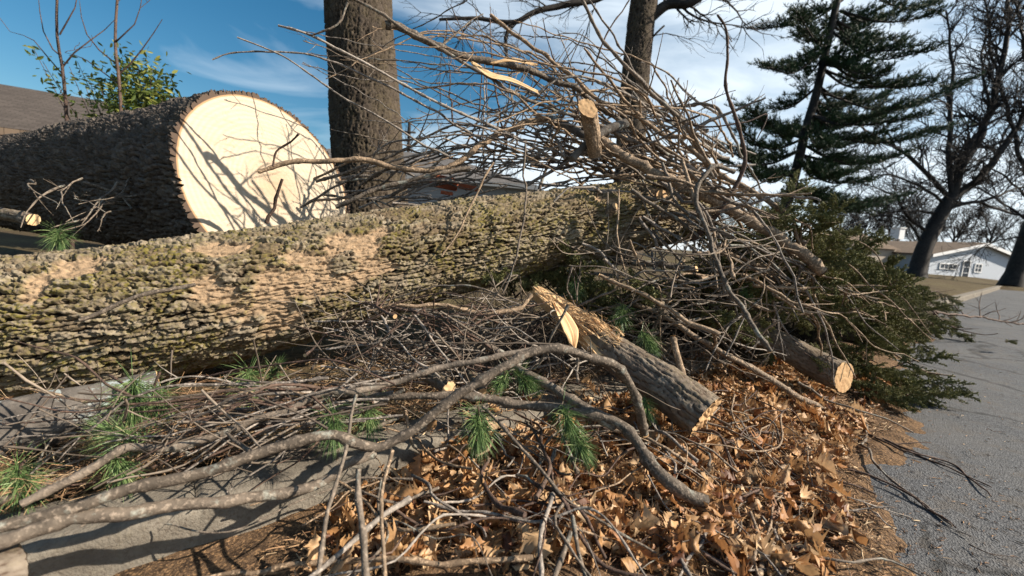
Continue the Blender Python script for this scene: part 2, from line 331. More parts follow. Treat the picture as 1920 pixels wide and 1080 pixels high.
# ------------------------------------------------------------ logs with real furrows
def log_mesh(name, pts, rad, m, du, dv, cu, ca, depth, seed, parent=None, patch=None, origin=None, lump=.03, shear=0, skew=0):
    p = spline(pts, du); n = len(p); t, a, b = frames(p); s = np.arange(n)*du
    R = np.interp(np.linspace(0, 1, n), np.linspace(0, 1, len(rad)), rad); Rm = R.mean()
    na = int(2*math.pi*Rm/dv); th = np.arange(na)*2*math.pi/na
    S_, T_ = np.meshgrid(s, th, indexing='ij'); Sf = S_.ravel(); Tf = T_.ravel(); Rr = np.repeat(R, na)
    q = np.stack([Sf, np.cos(Tf)*Rm, np.sin(Tf)*Rm], 1)
    nper = max(6, int(2*math.pi*Rm/ca))
    w1 = fbm(q*np.array([4, 9, 9]), 4, seed)*1.1; w2 = fbm(q*np.array([6, 13, 13])+5, 4, seed+4)*1.5
    w3 = vn(q*np.array([45, 110, 110]), seed+6); w4 = vn(q*np.array([110, 240, 240]), seed+7)
    Rw = Tf/(2*math.pi)*nper+1.25*w2+.20*w3+.12*w4                # rows of ridges running along the stem
    row = np.floor(Rw); fr = Rw-row; rw = (row.astype(np.int64)) % nper; z0 = rw*0
    Uw = Sf/cu+_h(rw, z0, z0, seed)*9+.8*w1+.22*w3+.10*w4; pl = np.floor(Uw); fu = Uw-pl; pi_ = pl.astype(np.int64)
    cid = _h(rw, pi_, z0, seed+2); wd = .10+.24*_h(rw, pi_, z0, seed+5)*(.6+.5*vn(q*np.array([.8/cu]*3), seed+15))
    side = sm(.0, 1., fr/wd)*sm(0, 1., (1-fr)/(wd*.8+.03)); end = sm(0, .10, fu)*sm(0, .08, 1-fu)
    tilt = .75+.35*fr
    h = side*(.58+.42*end)
    fib = vn(q*np.array([40, 210, 210]), seed+3)
    h2 = np.clip(h*tilt*(.72+.38*cid)+.15*fib*h+.12*w3*h+.12*w4*h, 0, 1.3)
    pa = np.zeros(len(Sf))
    if patch is not None: pa = patch(Sf, Tf, q)
    disp = depth*(h2-1)*(1-pa*.7)-pa*depth*.6+pa*depth*.2*fib+lump*Rr*fbm(q*np.array([2, 4, 4])/Rm*.35, 3, seed+8)*1.4
    rr = (Rr+disp).reshape(n, na)
    v = p[:, None]+rr[..., None]*(np.cos(th)[None, :, None]*a[:, None]+np.sin(th)[None, :, None]*b[:, None])
    if skew: v = v+(t*(skew*sm(s[-1]-.2, s[-1], s))[:, None])[:, None]*((v-p[:, None]) @ (fw-.3*rt))[..., None]
    if shear: v = v+(t*(shear*(1-sm(0, 1.3, s)))[:, None])[:, None]*(v[..., 2]-p[:, None, 2])[..., None]
    i = (np.arange(n-1)[:, None]*na); j = np.arange(na)[None]; k = (j+1) % na
    f = np.stack([i+j, i+k, i+k+na, i+j+na], -1).reshape(-1, 4)
    mb = MB(); mb.add(v.reshape(-1, 3), f, cid)
    o = mb.obj(name, m, parent, origin, attrs={'h': h2, 'patch': np.clip(pa, 0, 1)})
    return o, p, v, t, a, b
def disk(name, ring, c, nrm, m, parent, lift=.004, rough=.0, rings=10):
    ring = np.asarray(ring); n = len(ring); mb = MB(); V = []
    for k in range(rings+1):
        f = k/rings; V.append(c+(ring-c)*f)
    V = np.vstack(V); V = V+nrm*(lift+rough*vn(V*np.array([1, 1, 1])*60, 5)[:, None])
    j = np.arange(n); fs = np.vstack([np.stack([k*n+j, (k+1)*n+j, (k+1)*n+(j+1) % n, k*n+(j+1) % n], 1) for k in range(rings)])
    mb.add(V, fs); return mb.obj(name, m, parent, c)
# the long mossy trunk in front
def patch_front(S, T, q):
    tt = (T-5.1+math.pi) % (2*math.pi)-math.pi
    o = 0
    for (s0, t0, ws, wt) in PATCH:
        d = ((S-s0)/ws)**2+(((T-t0+math.pi) % (2*math.pi)-math.pi)/wt)**2
        o = np.maximum(o, 1-sm(.25, 1.25, d*1.2+2.6*fbm(q*np.array([9, 20, 20]), 5, 21)))
    return o
PATCH = []
FL = PP([(-330, 630, 1.72), (0, 622, 1.93), (250, 590, 2.08), (550, 532, 2.3), (850, 466, 2.62), (1100, 420, 2.95), (1245, 398, 3.2), (1300, 392, 3.3)])
_fp = spline(FL, .0050); _t, _a, _b = frames(_fp)
def surf_patch(x, y, ws, wt):                              # where on the trunk the peeled spots of the photograph lie
    D = P(x, y, 1)-CAM; best = None
    for i in range(0, len(_fp), 12):
        w = _fp[i]-CAM; D_ = D/np.linalg.norm(D); k = w.dot(D_); off = CAM+D_*k-_fp[i]; ax = abs(off.dot(_t[i]))
        if best is None or ax < best[0]: best = (ax, i, off)
    _, i, off = best; hgt = np.linalg.norm(off); r = .31; dd = -(D/np.linalg.norm(D))*math.sqrt(max(r*r-hgt*hgt, 0)); w = off+dd
    PATCH.append((i*.0050, math.atan2(w.dot(_b[i]), w.dot(_a[i])), ws, wt))
for a in [(190, 500, .10, .22), (165, 545, .05, .3), (440, 470, .12, .3), (420, 520, .08, .3), (475, 560, .1, .35), (640, 460, .3, .30), (590, 520, .24, .40), (520, 590, .16, .3), (660, 510, .2, .25), (1110, 375, .09, .22), (1200, 360, .1, .25), (540, 610, .1, .2)]: surf_patch(*a)
root = empty('mossy_log', FL[0], 'long thick mossy log with furrowed bark and peeled pale spots across the front', 'log')
o, p, v, t, a, b = log_mesh('bark', FL, [.36, .345, .335, .315, .29, .265, .25, .245], M_LOG, .0045, .0038, .12, .031, .034, 3, root, patch_front, FL[0])
disk('cut_face', v[-1], p[-1], t[-1], M_CUT, root)
for k, (x, y, d, l, r_) in enumerate([(1140, 400, 2.75, (.25, -.5, .35), .03), (1225, 375, 3.0, (.4, -.8, .15), .055)]):
    c0 = P(x, y, d); dv = np.array(l); dv /= np.linalg.norm(dv); pts = [c0, c0+dv*.03, c0+dv*.07]
    mb = MB(); tube(mb, pts, [r_*1.3, r_*1.05, r_], 14); st = mb.obj('branch_stub', M_TAN, root, c0)
    rg = [pts[2]+r_*1.0*(math.cos(q)*np.cross(dv, UPV)+math.sin(q)*np.cross(dv, np.cross(dv, UPV))) for q in np.linspace(0, 2*math.pi, 16)[:-1]]
    disk('cut_face', rg, pts[2], dv, M_CUTO, st, .012, .003, 4).location = Vector(pts[2]-c0)
# the huge butt log behind it, sawn face to the right
m, nt, b = mat('huge_sawn_face', .7, .2); r_ = attr(nt, 'rnd')
t = N(nt, 'TexCoord'); mpn = N(nt, 'Mapping'); nt.links.new(t.outputs['Object'], mpn.inputs[0])
n1 = noise(nt, 2.2, 5); d = math_(nt, 'ADD', r_, math_(nt, 'MULTIPLY', n1, .05))
rg = math_(nt, 'SINE', math_(nt, 'MULTIPLY', d, 130)); rg = math_(nt, 'MULTIPLY', math_(nt, 'ADD', rg, 1), .5)
c = mixc(nt, math_(nt, 'MULTIPLY', rg, .38), (.44, .375, .29), (.355, .28, .19))
c = mixc(nt, ramp(nt, d, [(.0, (.75,)), (.30, (.25,)), (.42, (0,))]), c, (.33, .22, .13))
mp2 = N(nt, 'Mapping'); mp2.inputs['Scale'].default_value = (2, 2, 26); mp2.inputs['Rotation'].default_value = (.35, .2, 0); nt.links.new(t.outputs['Object'], mp2.inputs[0])
sw = noise(nt, 2.5, 6, mp2.outputs[0]); c = mixc(nt, ramp(nt, sw, [(.5, (0,)), (.75, (.55,))]), c, (.42, .29, .17))
cr = noise(nt, 3.2, 3, mp2.outputs[0], dist=2.2); c = mixc(nt, ramp(nt, cr, [(.50, (0,)), (.508, (.6,)), (.516, (0,))]), c, (.30, .17, .08))
cv = N(nt, 'CombineXYZ'); nt.links.new(math_(nt, 'MULTIPLY', attr(nt, 'ang'), 3.2), cv.inputs[0]); nt.links.new(math_(nt, 'MULTIPLY', r_, .9), cv.inputs[1])
rc = noise(nt, 4, 3, cv.outputs[0], dist=.3); c = mixc(nt, math_(nt, 'MULTIPLY', ramp(nt, rc, [(.535, (0,)), (.543, (.7,)), (.551, (0,))]), ramp(nt, r_, [(.1, (0,)), (.2, (1,)), (.75, (.6,)), (.9, (0,))])), c, (.22, .13, .07))
c = mixc(nt, ramp(nt, r_, [(.945, (0,)), (.955, (1,))]), c, (.34, .2, .1))
c = mixc(nt, ramp(nt, r_, [(.962, (0,)), (.968, (1,))]), c, (.07, .045, .03))
nt.links.new(c, b.inputs['Base Color']); bump(nt, b, math_(nt, 'ADD', sw, math_(nt, 'MULTIPLY', noise(nt, 60, 3), .3)), .4, .006); M_FACE = m
fc = P(515, 346, 2.95); ax = np.array([-math.sin(math.radians(64)), math.cos(math.radians(64)), -.01]); ax /= np.linalg.norm(ax)
BL = [fc, fc+ax*.12, fc+ax*.45, fc+ax*1.0+[0, 0, .0], fc+ax*2.2, fc+ax*4.2]
root = empty('huge_log', fc, 'huge dark log with a broad pale freshly sawn face', 'log')
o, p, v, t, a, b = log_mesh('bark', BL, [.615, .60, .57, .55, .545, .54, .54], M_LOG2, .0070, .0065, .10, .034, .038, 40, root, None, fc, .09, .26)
mb = MB(); ring = v[0]; n = len(ring); c = ring.mean(0); nr = 60; V = []; rv = []
for k in range(nr+1):
    f = k/nr; V.append(c+(ring-c)*f); rv.append(np.full(n, f))
V = np.vstack(V)-ax*.004; V = V-ax*(.0022*vn(V*np.array([14, 14, 60]), 3)[:, None]); j = np.arange(n)
rl = np.linalg.norm(ring-c, axis=1); sr = sum(np.roll(rl, q_) for q_ in range(-40, 41))/81; rv = (np.concatenate(rv).reshape(nr+1, n)*(rl/sr)[None]).ravel()
mb.add(V, np.vstack([np.stack([k*n+j, (k+1)*n+j, (k+1)*n+(j+1) % n, k*n+(j+1) % n], 1) for k in range(nr)]), rv)
al = np.arctan2(ring[:, 2]-c[2], -(ring[:, 0]-c[0])); mb.obj('sawn_face', M_FACE, root, c, attrs={'ang': np.tile(al, nr+1)})
# standing trunks
def trunk_tree(name, pts, rad, lab, limbs, seed, du=.012, cu=.11, ca=.045, dep=.03):
    rng = np.random.default_rng(seed); root = empty(name, pts[0], lab, 'tree')
    log_mesh('trunk', pts, rad, M_TRUNK, du, du, cu, ca, dep, seed, root, None, pts[0], .05)
    mb = MB()
    for (l, r0_, r1_) in limbs:
        l = np.array(l); q = spline(l, .12); q = q+np.stack([vn(q*2.2, k+seed) for k in range(3)], 1)*.05*sm(0, .3, np.linspace(0, 1, len(q)))[:, None]
        tube(mb, q, np.linspace(r0_, r1_, len(q)), 8)
        t = np.gradient(q, axis=0)
        for i in range(4, len(q)):
            if rng.random() < .5:
                tt = t[i]/np.linalg.norm(t[i]); sub(mb, q[i], rdir(tt, rng.uniform(.5, 1), rng), rng.uniform(.5, 1.6), r1_*.6, 2, rng)
    if mb.n: mb.obj('crown', M_FARBARK, root, pts[0])
    return root
def sub(mb, p, d, L_, r, lvl, rng, minr=.003, droop=.04):
    n = max(4, int(L_/.25)); pts = [p]; d = d/np.linalg.norm(d); ds = []
    for i in range(n):
        d = d+rng.normal(size=3)*.16+UPV*droop; d /= np.linalg.norm(d); ds.append(d); pts.append(pts[-1]+d*L_/n)
    tube(mb, np.array(pts), np.maximum(np.linspace(r, r*.3, n+1), minr), 5 if r > .02 else 3, 0, False)
    if lvl > 0:
        for i in range(1, n+1):
            for _ in range(2 if lvl > 1 else 1):
                if rng.random() < .75: sub(mb, pts[i], rdir(ds[i-1], rng.uniform(.35, .85), rng), L_*rng.uniform(.35, .62), max(minr, r*.5), lvl-1, rng, minr, droop)
gb = P(692, 560, 5.4); gb[2] = .3
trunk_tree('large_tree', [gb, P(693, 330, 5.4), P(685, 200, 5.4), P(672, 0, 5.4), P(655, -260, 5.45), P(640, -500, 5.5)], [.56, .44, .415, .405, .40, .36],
           'thick rough-barked standing trunk just behind the pile beside the sawn face', [], 60)
gb = P(1165, 520, 9.5); gb[2] = .6
trunk_tree('bare_tree', [gb, P(1180, 330, 9.5), P(1187, 190, 9.5), P(1200, 60, 9.5), P(1212, -60, 9.5), P(1225, -330, 9.5)], [.42, .33, .31, .30, .30, .25],
           'dark standing trunk rising behind the middle of the brush heap', [
    ([P(1205, 45, 9.5), P(1250, 12, 9.4), P(1300, 5, 9.2), P(1400, -60, 9)], .13, .05),
    ([P(1205, -30, 9.5), P(1100, 0, 9.3), P(1010, 15, 9.1), P(960, 45, 9), P(900, 35, 8.9), P(825, 38, 8.8)], .10, .03),
    ([P(960, 45, 9), P(945, 70, 9), P(950, 110, 9)], .05, .03), ([P(1210, -60, 9.5), P(1130, -90, 9.3), P(1000, -80, 9)], .1, .03),
    ([P(1190, 110, 9.5), P(1235, 60, 9.3), P(1245, 50, 9.3)], .03, .02)], 70, .02, .2, .06, .03)

# ------------------------------------------------------------ traced branches: (name, label, points (px, py, depth), radius at start, at end, material, twiginess, cut end)
def add_branch(name, label, pts, ra, rb, m, tw=.8, twl=.2, cut=None, group=None, cat='branch', lvl=1, upw=.2, seed=0, flat=False, px=True, wig=1.):
    rng = np.random.default_rng(seed)
    if px:
        q = PP(pts)
        for i, (x_, y_, d_) in enumerate(pts):
            for _ in range(3):
                gl = float(soilz(np.array([q[i][0]]), np.array([q[i][1]]))[0])+max(ra, rb)+(.05 if sdist(q[i][0], q[i][1]) > -.75 and y_ > 780 else .006)
                if q[i][2] < gl: q[i] = gpt(x_, y_, gl)
        pts = q
    else: pts = np.array(pts)
    mb, p, r, t = branch_mb(pts, ra, rb, rng, tw, twl, lvl, 12 if ra > .014 else 8 if ra > .007 else 6, upw, wig=wig, flat=flat, step=.02 if ra > .01 else .028)
    o = tag(mb.obj(name, m, None, p[0]), label, cat, group)
    for e in (cut or ()):
        i = 0 if e == 's' else -1; d = -t[0] if i == 0 else t[-1]; d = d+.35*rng.normal(size=3)*.4; d /= np.linalg.norm(d); rr = r[i]*1.04
        A = np.cross(d, [.3, .2, .9]); A /= np.linalg.norm(A); B = np.cross(d, A)
        rg = [p[i]+rr*(math.cos(q)*A+math.sin(q)*B) for q in np.linspace(0, 2*math.pi, 15)[:-1]]
        disk('cut_face', rg, p[i], d, M_CUTO if rng.random() < .4 else M_CUT, o, rr*.32+.001, rr*.05, 3)
    return o
B = 'branch'
T = [
 (B, 'arched grey branch sweeping over the leaf litter down to the lower left', [(1208, 812, 1.75), (1196, 765, 1.68), (1165, 700, 1.6), (1110, 665, 1.53), (1050, 654, 1.48), (985, 666, 1.43), (900, 710, 1.38), (820, 765, 1.34), (745, 822, 1.3), (700, 838, 1.27), (640, 828, 1.22), (580, 828, 1.18), (440, 864, 1.1), (300, 903, 1.02), (180, 934, .96), (0, 985, .88), (-120, 1015, .82)], .0175, .0125, M_GREY, 1.3, .10, 's'),
 (B, 'thick brown branch with torn knots lying over the concrete curb', [(700, 850, 1.42), (640, 878, 1.32), (590, 905, 1.25), (500, 925, 1.18), (400, 938, 1.1), (250, 958, 1.0), (80, 990, .9), (-100, 1030, .82)], .0145, .0150, M_GREY, 1.0, .09, None),
 (B, 'dark bent branch behind the arched one, running from the left edge', [(40, 945, 1.12), (130, 900, 1.18), (240, 848, 1.25), (340, 838, 1.3), (450, 800, 1.37), (540, 765, 1.42), (620, 738, 1.47), (735, 724, 1.55), (790, 703, 1.58), (850, 684, 1.62), (930, 670, 1.65), (1000, 655, 1.7)], .012, .0115, M_GREY, 1.2, .2, None),
 (B, 'lichen-spotted branch ending thick in the leaves', [(560, 735, 1.6), (670, 742, 1.6), (770, 742, 1.62), (860, 744, 1.64), (950, 756, 1.66), (1050, 768, 1.68), (1130, 784, 1.68), (1175, 812, 1.65), (1208, 850, 1.6), (1235, 890, 1.55), (1275, 920, 1.5), (1328, 945, 1.48)], .0085, .025, M_GREY, 1.2, .13, None),
 (B, 'short stout branch slanting under the arch', [(905, 640, 1.95), (985, 700, 1.85), (1045, 738, 1.78), (1100, 770, 1.71), (1150, 800, 1.68)], .014, .022, M_GREY, .3, .15, None),
 (B, 'slim branch hanging diagonally across the oak leaves', [(905, 762, 1.5), (930, 790, 1.46), (990, 860, 1.38), (1040, 915, 1.32), (1085, 950, 1.3), (1150, 985, 1.28), (1230, 1030, 1.26)], .0065, .0035, M_GREY, 1.2, .16, None),
 (B, 'slender straight branch lying low along the photo bottom', [(380, 1085, 1.1), (520, 1062, 1.12), (640, 1050, 1.15), (760, 1052, 1.2), (890, 1052, 1.25), (1000, 1042, 1.3)], .006, .008, M_TAN, .6, .1, None),
 ('stick', 'vertical stick standing left of centre down to the bottom edge', [(672, 880, 1.15), (670, 940, 1.1), (680, 1010, 1.04), (684, 1095, .98)], .0075, .008, M_GREY, .3, .08, None),
 ('stick', 'pale thin stick hanging from the arched branch to the bottom edge', [(735, 845, 1.2), (716, 905, 1.14), (712, 980, 1.08), (718, 1095, 1.0)], .005, .005, M_TAN, .4, .1, None),
 ('stick', 'long wavering stick from the curb branch to the bottom', [(668, 740, 1.3), (655, 800, 1.25), (640, 870, 1.18), (615, 950, 1.1), (604, 1030, 1.02), (596, 1100, .98)], .0045, .006, M_GREY, .6, .12, None),
 (B, 'dry branch with a bare pale tip in front of the log', [(690, 583, 1.95), (740, 575, 1.95), (840, 573, 2.0), (905, 588, 2.05), (965, 580, 2.1), (995, 555, 2.15)], .008, .010, M_TAN, 1.2, .2, 's'),
 (B, 'pale bark-stripped branch reaching across the sawn face', [(485, 322, 2.35), (540, 306, 2.4), (600, 300, 2.45), (680, 300, 2.5), (760, 318, 2.55), (830, 318, 2.6), (875, 295, 2.65), (915, 262, 2.7), (960, 240, 2.75), (1010, 222, 2.8), (1060, 235, 2.9)], .012, .021, M_TAN, .4, .25, 's'),
 (B, 'crooked grey branch below the pale stripped one', [(630, 388, 2.5), (700, 358, 2.5), (790, 330, 2.55), (850, 322, 2.6), (880, 318, 2.62)], .013, .012, M_GREY, .6, .2, None),
 ('stick', 'dark broken stake leaning against the foot of the sawn face', [(500, 418, 2.35), (513, 378, 2.33), (530, 335, 2.3)], .010, .0075, M_DARK, 0, .1, None),
 (B, 'small knobbly twig standing before the sawn face', [(512, 312, 2.3), (514, 290, 2.3), (522, 278, 2.3), (545, 266, 2.3), (560, 252, 2.28)], .006, .0055, M_DARK, 1, .05, None),
 (B, 'thick grey branch with a torn end crossing high over the heap', [(722, 48, 2.35), (745, 48, 2.38), (800, 78, 2.45), (860, 104, 2.52), (930, 118, 2.6), (1000, 135, 2.7), (1070, 165, 2.8), (1130, 205, 2.9), (1180, 240, 3.0), (1260, 300, 3.1)], .021, .016, M_GREY, .5, .4, 's'),
 (B, 'slim straight branch laid along the topmost thick one', [(630, -20, 2.25), (690, 12, 2.3), (760, 55, 2.35), (820, 88, 2.4), (900, 135, 2.5), (1000, 190, 2.65), (1100, 225, 2.8), (1200, 270, 2.95)], .008, .012, M_GREY, .8, .3, None),
 (B, 'knobbly tan branch rising from the cut knot to the upper middle', [(920, 28, 2.5), (960, 60, 2.55), (1010, 98, 2.6), (1070, 142, 2.7), (1120, 185, 2.75), (1190, 218, 2.85), (1240, 250, 2.9), (1290, 258, 3.0)], .010, .014, M_TAN, .5, .07, 's'),
 (B, 'long straight branch leaving the top edge right of centre', [(1082, -20, 2.6), (1120, 58, 2.65), (1155, 105, 2.7), (1200, 150, 2.75), (1250, 200, 2.85), (1285, 235, 2.9), (1310, 280, 3.0), (1335, 330, 3.05), (1380, 400, 3.15)], .009, .016, M_GREY, .6, .12, None),
 (B, 'tall dark snaking branch standing alone against the sky', [(1345, 28, 2.5), (1362, 55, 2.5), (1362, 110, 2.52), (1360, 160, 2.53), (1376, 205, 2.55), (1386, 245, 2.57), (1396, 290, 2.6), (1388, 330, 2.62), (1365, 375, 2.65), (1340, 405, 2.68), (1300, 450, 2.75)], .006, .015, M_DARK, 1.0, .08, None),
 (B, 'big smooth tan limb slanting down right to a sawn end', [(1125, 262, 2.75), (1180, 298, 2.75), (1250, 335, 2.72), (1320, 368, 2.7), (1390, 402, 2.66), (1450, 440, 2.62), (1500, 470, 2.58), (1542, 508, 2.55)], .030, .032, M_TAN, .35, .3, 'e'),
 (B, 'short tan limb ending sawn above the big one', [(1290, 275, 3.0), (1340, 318, 2.98), (1400, 352, 2.95), (1440, 378, 2.92), (1474, 402, 2.9)], .017, .018, M_TAN, .3, .2, 'e'),
 (B, 'pale curved stick dropping from the heap to a cut tip', [(1376, 322, 2.4), (1340, 312, 2.36), (1316, 340, 2.33), (1312, 385, 2.3), (1325, 430, 2.25), (1342, 480, 2.2), (1352, 520, 2.15), (1390, 575, 2.1), (1420, 620, 2.05), (1442, 656, 2.02)], .012, .0115, M_GREY, .5, .15, 'e'),
 (B, 'slim hanging branch across the middle of the mossy log', [(985, 270, 2.5), (983, 330, 2.45), (988, 375, 2.4), (975, 440, 2.35), (962, 500, 2.3), (945, 550, 2.28)], .0055, .005, M_GREY, .8, .12, None),
 (B, 'forked pale twig drooping onto the mossy log', [(925, 305, 2.45), (905, 340, 2.4), (885, 380, 2.35), (860, 430, 2.3), (825, 480, 2.25)], .0065, .004, M_TAN, .8, .12, None),
 (B, 'thin stick with a swollen tip against the log end', [(1160, 355, 2.55), (1160, 395, 2.5), (1158, 440, 2.45), (1168, 490, 2.4), (1180, 540, 2.35)], .0055, .0055, M_TAN, .6, .1, None),
 (B, 'long tan branch slipping down from the heap over the cut log', [(1190, 570, 2.5), (1240, 590, 2.5), (1300, 628, 2.5), (1370, 665, 2.52), (1430, 700, 2.55), (1490, 740, 2.6), (1545, 772, 2.65)], .013, .019, M_TAN, .6, .25, None),
 (B, 'broken tan branch with a splintered red tip in the tangle', [(1125, 516, 2.25), (1180, 540, 2.22), (1240, 570, 2.2), (1290, 605, 2.18), (1350, 628, 2.15)], .008, .011, M_TAN, .8, .2, 's'),
 ('stick', 'short upright pale stick beside the splintered log', [(1262, 632, 2.1), (1270, 665, 2.08), (1280, 718, 2.05)], .0155, .0175, M_TAN, 0, .1, 's'),
 (B, 'thick grey branch lying level under the log end', [(1185, 492, 2.75), (1230, 497, 2.7), (1270, 500, 2.65), (1310, 504, 2.6)], .018, .019, M_GREY, .3, .15, 'e'),
 (B, 'dark arching branch dividing the cedar boughs', [(1330, 470, 2.5), (1350, 458, 2.5), (1400, 462, 2.55), (1460, 472, 2.6), (1510, 488, 2.7), (1530, 505, 2.75)], .009, .006, M_GREY, 1, .2, None),
 (B, 'long bare branch lying over the cedar boughs toward the road', [(1340, 460, 3.0), (1420, 490, 3.1), (1500, 530, 3.2), (1580, 558, 3.4), (1660, 585, 3.6), (1740, 610, 3.8)], .010, .005, M_TAN, 1, .3, None),
 (B, 'dark branch sticking out over the road at the far right', [(1600, 520, 4.4), (1680, 560, 4.8), (1760, 585, 5.2), (1840, 595, 5.6), (1925, 610, 6.0)], .016, .010, M_DARK, 1.4, .7, None),
 (B, 'arched dark twig branch over the far road', [(1480, 460, 4.0), (1560, 500, 4.2), (1640, 545, 4.4), (1700, 552, 4.6), (1760, 545, 4.8)], .014, .005, M_DARK, 1.2, .5, None),
 (B, 'bent bare twig lying furthest out on the asphalt', [(1655, 822, 2.5), (1720, 850, 2.45), (1800, 885, 2.4), (1862, 912, 2.35)], .005, .0025, M_DARK, 1.4, .2, None),
 (B, 'dark forked branch on the asphalt pointing to the lower right', [(1625, 798, 2.62), (1622, 830, 2.5), (1650, 880, 2.32), (1700, 920, 2.18), (1790, 985, 1.98)], .008, .0035, M_GREY, .8, .3, None),
 (B, 'straight dark twig beside the forked branch on the asphalt', [(1590, 880, 2.3), (1660, 905, 2.2), (1730, 945, 2.07), (1795, 988, 1.97)], .006, .003, M_DARK, .8, .2, None),
 (B, 'long thin twig lying across the asphalt edge', [(1500, 760, 2.9), (1600, 800, 2.65), (1700, 845, 2.45), (1790, 870, 2.35), (1855, 930, 2.15)], .007, .003, M_DARK, 1.0, .25, None),
 (B, 'bent branch end resting on soil at the gutter edge', [(1360, 830, 2.2), (1440, 812, 2.25), (1490, 830, 2.2), (1505, 860, 2.1), (1560, 895, 2.02), (1640, 925, 1.95)], .008, .004, M_DARK, 1.2, .25, None),
 (B, 'curled branch looping in the litter at lower right', [(1390, 915, 1.85), (1420, 960, 1.74), (1460, 980, 1.7), (1500, 965, 1.74), (1504, 940, 1.78), (1478, 915, 1.84)], .006, .004, M_GREY, .8, .12, None),
 ('stick', 'pale broken stick pointing down left near the photo bottom', [(1460, 985, 1.62), (1440, 1030, 1.52), (1415, 1080, 1.43)], .010, .009, M_TAN, .1, .1, 's'),
 ('stick', 'short dark-ended stick beside the bottom broken stick', [(1505, 1025, 1.55), (1485, 1055, 1.49), (1470, 1090, 1.42)], .010, .008, M_GREY, .1, .1, 's'),
 (B, 'forked stub stick lying on the leaves', [(1515, 838, 2.1), (1500, 862, 2.05), (1465, 885, 2.0), (1435, 900, 1.98)], .011, .010, M_TAN, .4, .15, 's'),
 (B, 'thin dark branch crossing the far left of the mossy log', [(150, 600, 1.55), (230, 570, 1.6), (300, 545, 1.65), (370, 528, 1.72)], .008, .007, M_GREY, .4, .1, None),
 (B, 'forked twig rising across the lower left of the log', [(245, 742, 1.3), (200, 722, 1.32), (170, 695, 1.33), (142, 672, 1.34), (90, 655, 1.35), (25, 640, 1.36)], .004, .002, M_DARK, 1.2, .12, None),
 (B, 'twig lying level over the pine tufts at left', [(50, 728, 1.35), (110, 740, 1.35), (160, 755, 1.36), (230, 750, 1.38), (300, 757, 1.4), (370, 745, 1.43), (430, 735, 1.45), (530, 737, 1.5), (595, 742, 1.52)], .004, .0085, M_TAN, 1.0, .15, None),
 (B, 'thin dark branch low at the left edge', [(0, 940, 1.2), (100, 900, 1.25), (200, 865, 1.3), (235, 855, 1.32)], .0085, .010, M_GREY, .6, .2, None),
 (B, 'short forked twig under the arched branch at left', [(425, 810, 1.25), (450, 830, 1.22), (470, 848, 1.18)], .004, .007, M_GREY, .3, .05, None),
 (B, 'arched twig tip reaching far left into the sky', [(398, 112, 2.3), (430, 100, 2.32), (490, 95, 2.35), (560, 98, 2.4), (620, 115, 2.45), (700, 150, 2.5), (800, 200, 2.6), (900, 260, 2.8), (1020, 300, 3.0)], .0035, .009, M_TWIG, .6, .12, None),
 (B, 'straight twig from the blue sky down behind the sawn face', [(445, 70, 2.25), (500, 92, 2.3), (560, 125, 2.35), (640, 180, 2.4), (720, 225, 2.45), (800, 275, 2.5), (845, 295, 2.55)], .0035, .0065, M_TWIG, .5, .1, None),
 (B, 'dark-tipped branch crossing the standing trunk high up', [(522, 48, 2.2), (560, 58, 2.2), (610, 78, 2.25), (680, 115, 2.3), (760, 160, 2.4), (850, 205, 2.5), (950, 250, 2.7), (1050, 300, 2.9)], .005, .010, M_TWIG, .8, .25, None),
 (B, 'pale angular twig before the upper trunk', [(652, 5, 2.2), (640, 35, 2.2), (620, 55, 2.2), (585, 65, 2.2), (572, 60, 2.2)], .006, .004, M_GREY, .6, .1, None),
 (B, 'tilted straight branch crossing the second trunk', [(1180, 0, 2.9), (1140, 60, 2.9), (1120, 110, 2.95), (1110, 160, 3.0)], .004, .006, M_DARK, .3, .1, None),
 (B, 'slender twig with a hooked end pointing at the pine', [(1420, 260, 2.9), (1440, 215, 2.9), (1400, 228, 2.88), (1330, 236, 2.88), (1250, 225, 2.9)], .004, .007, M_DARK, .4, .08, None),
 (B, 'knobbly branch tips pointing up beside the tall snaking branch', [(1258, 150, 2.7), (1268, 175, 2.7), (1290, 215, 2.7), (1300, 250, 2.75), (1345, 330, 2.8)], .005, .010, M_TAN, 1.0, .08, None),
 (B, 'short slanting branch pointing up left above the cut knot', [(1095, 90, 2.6), (1120, 120, 2.65), (1160, 175, 2.7), (1200, 215, 2.8)], .006, .010, M_TAN, .6, .06, None),
 (B, 'bare thin branch falling across the right cedar boughs', [(1650, 560, 3.6), (1660, 600, 3.5), (1665, 650, 3.4), (1720, 690, 3.3), (1790, 705, 3.2)], .008, .005, M_TAN, .6, .2, None),
]
for k, a in enumerate(T):
    add_branch(a[0], a[1], a[2], a[3], a[4], a[5], a[6], a[7], a[8], seed=100+k, cat='stick' if a[0] == 'stick' else 'branch', flat=('asphalt' in a[1]), upw=.15)

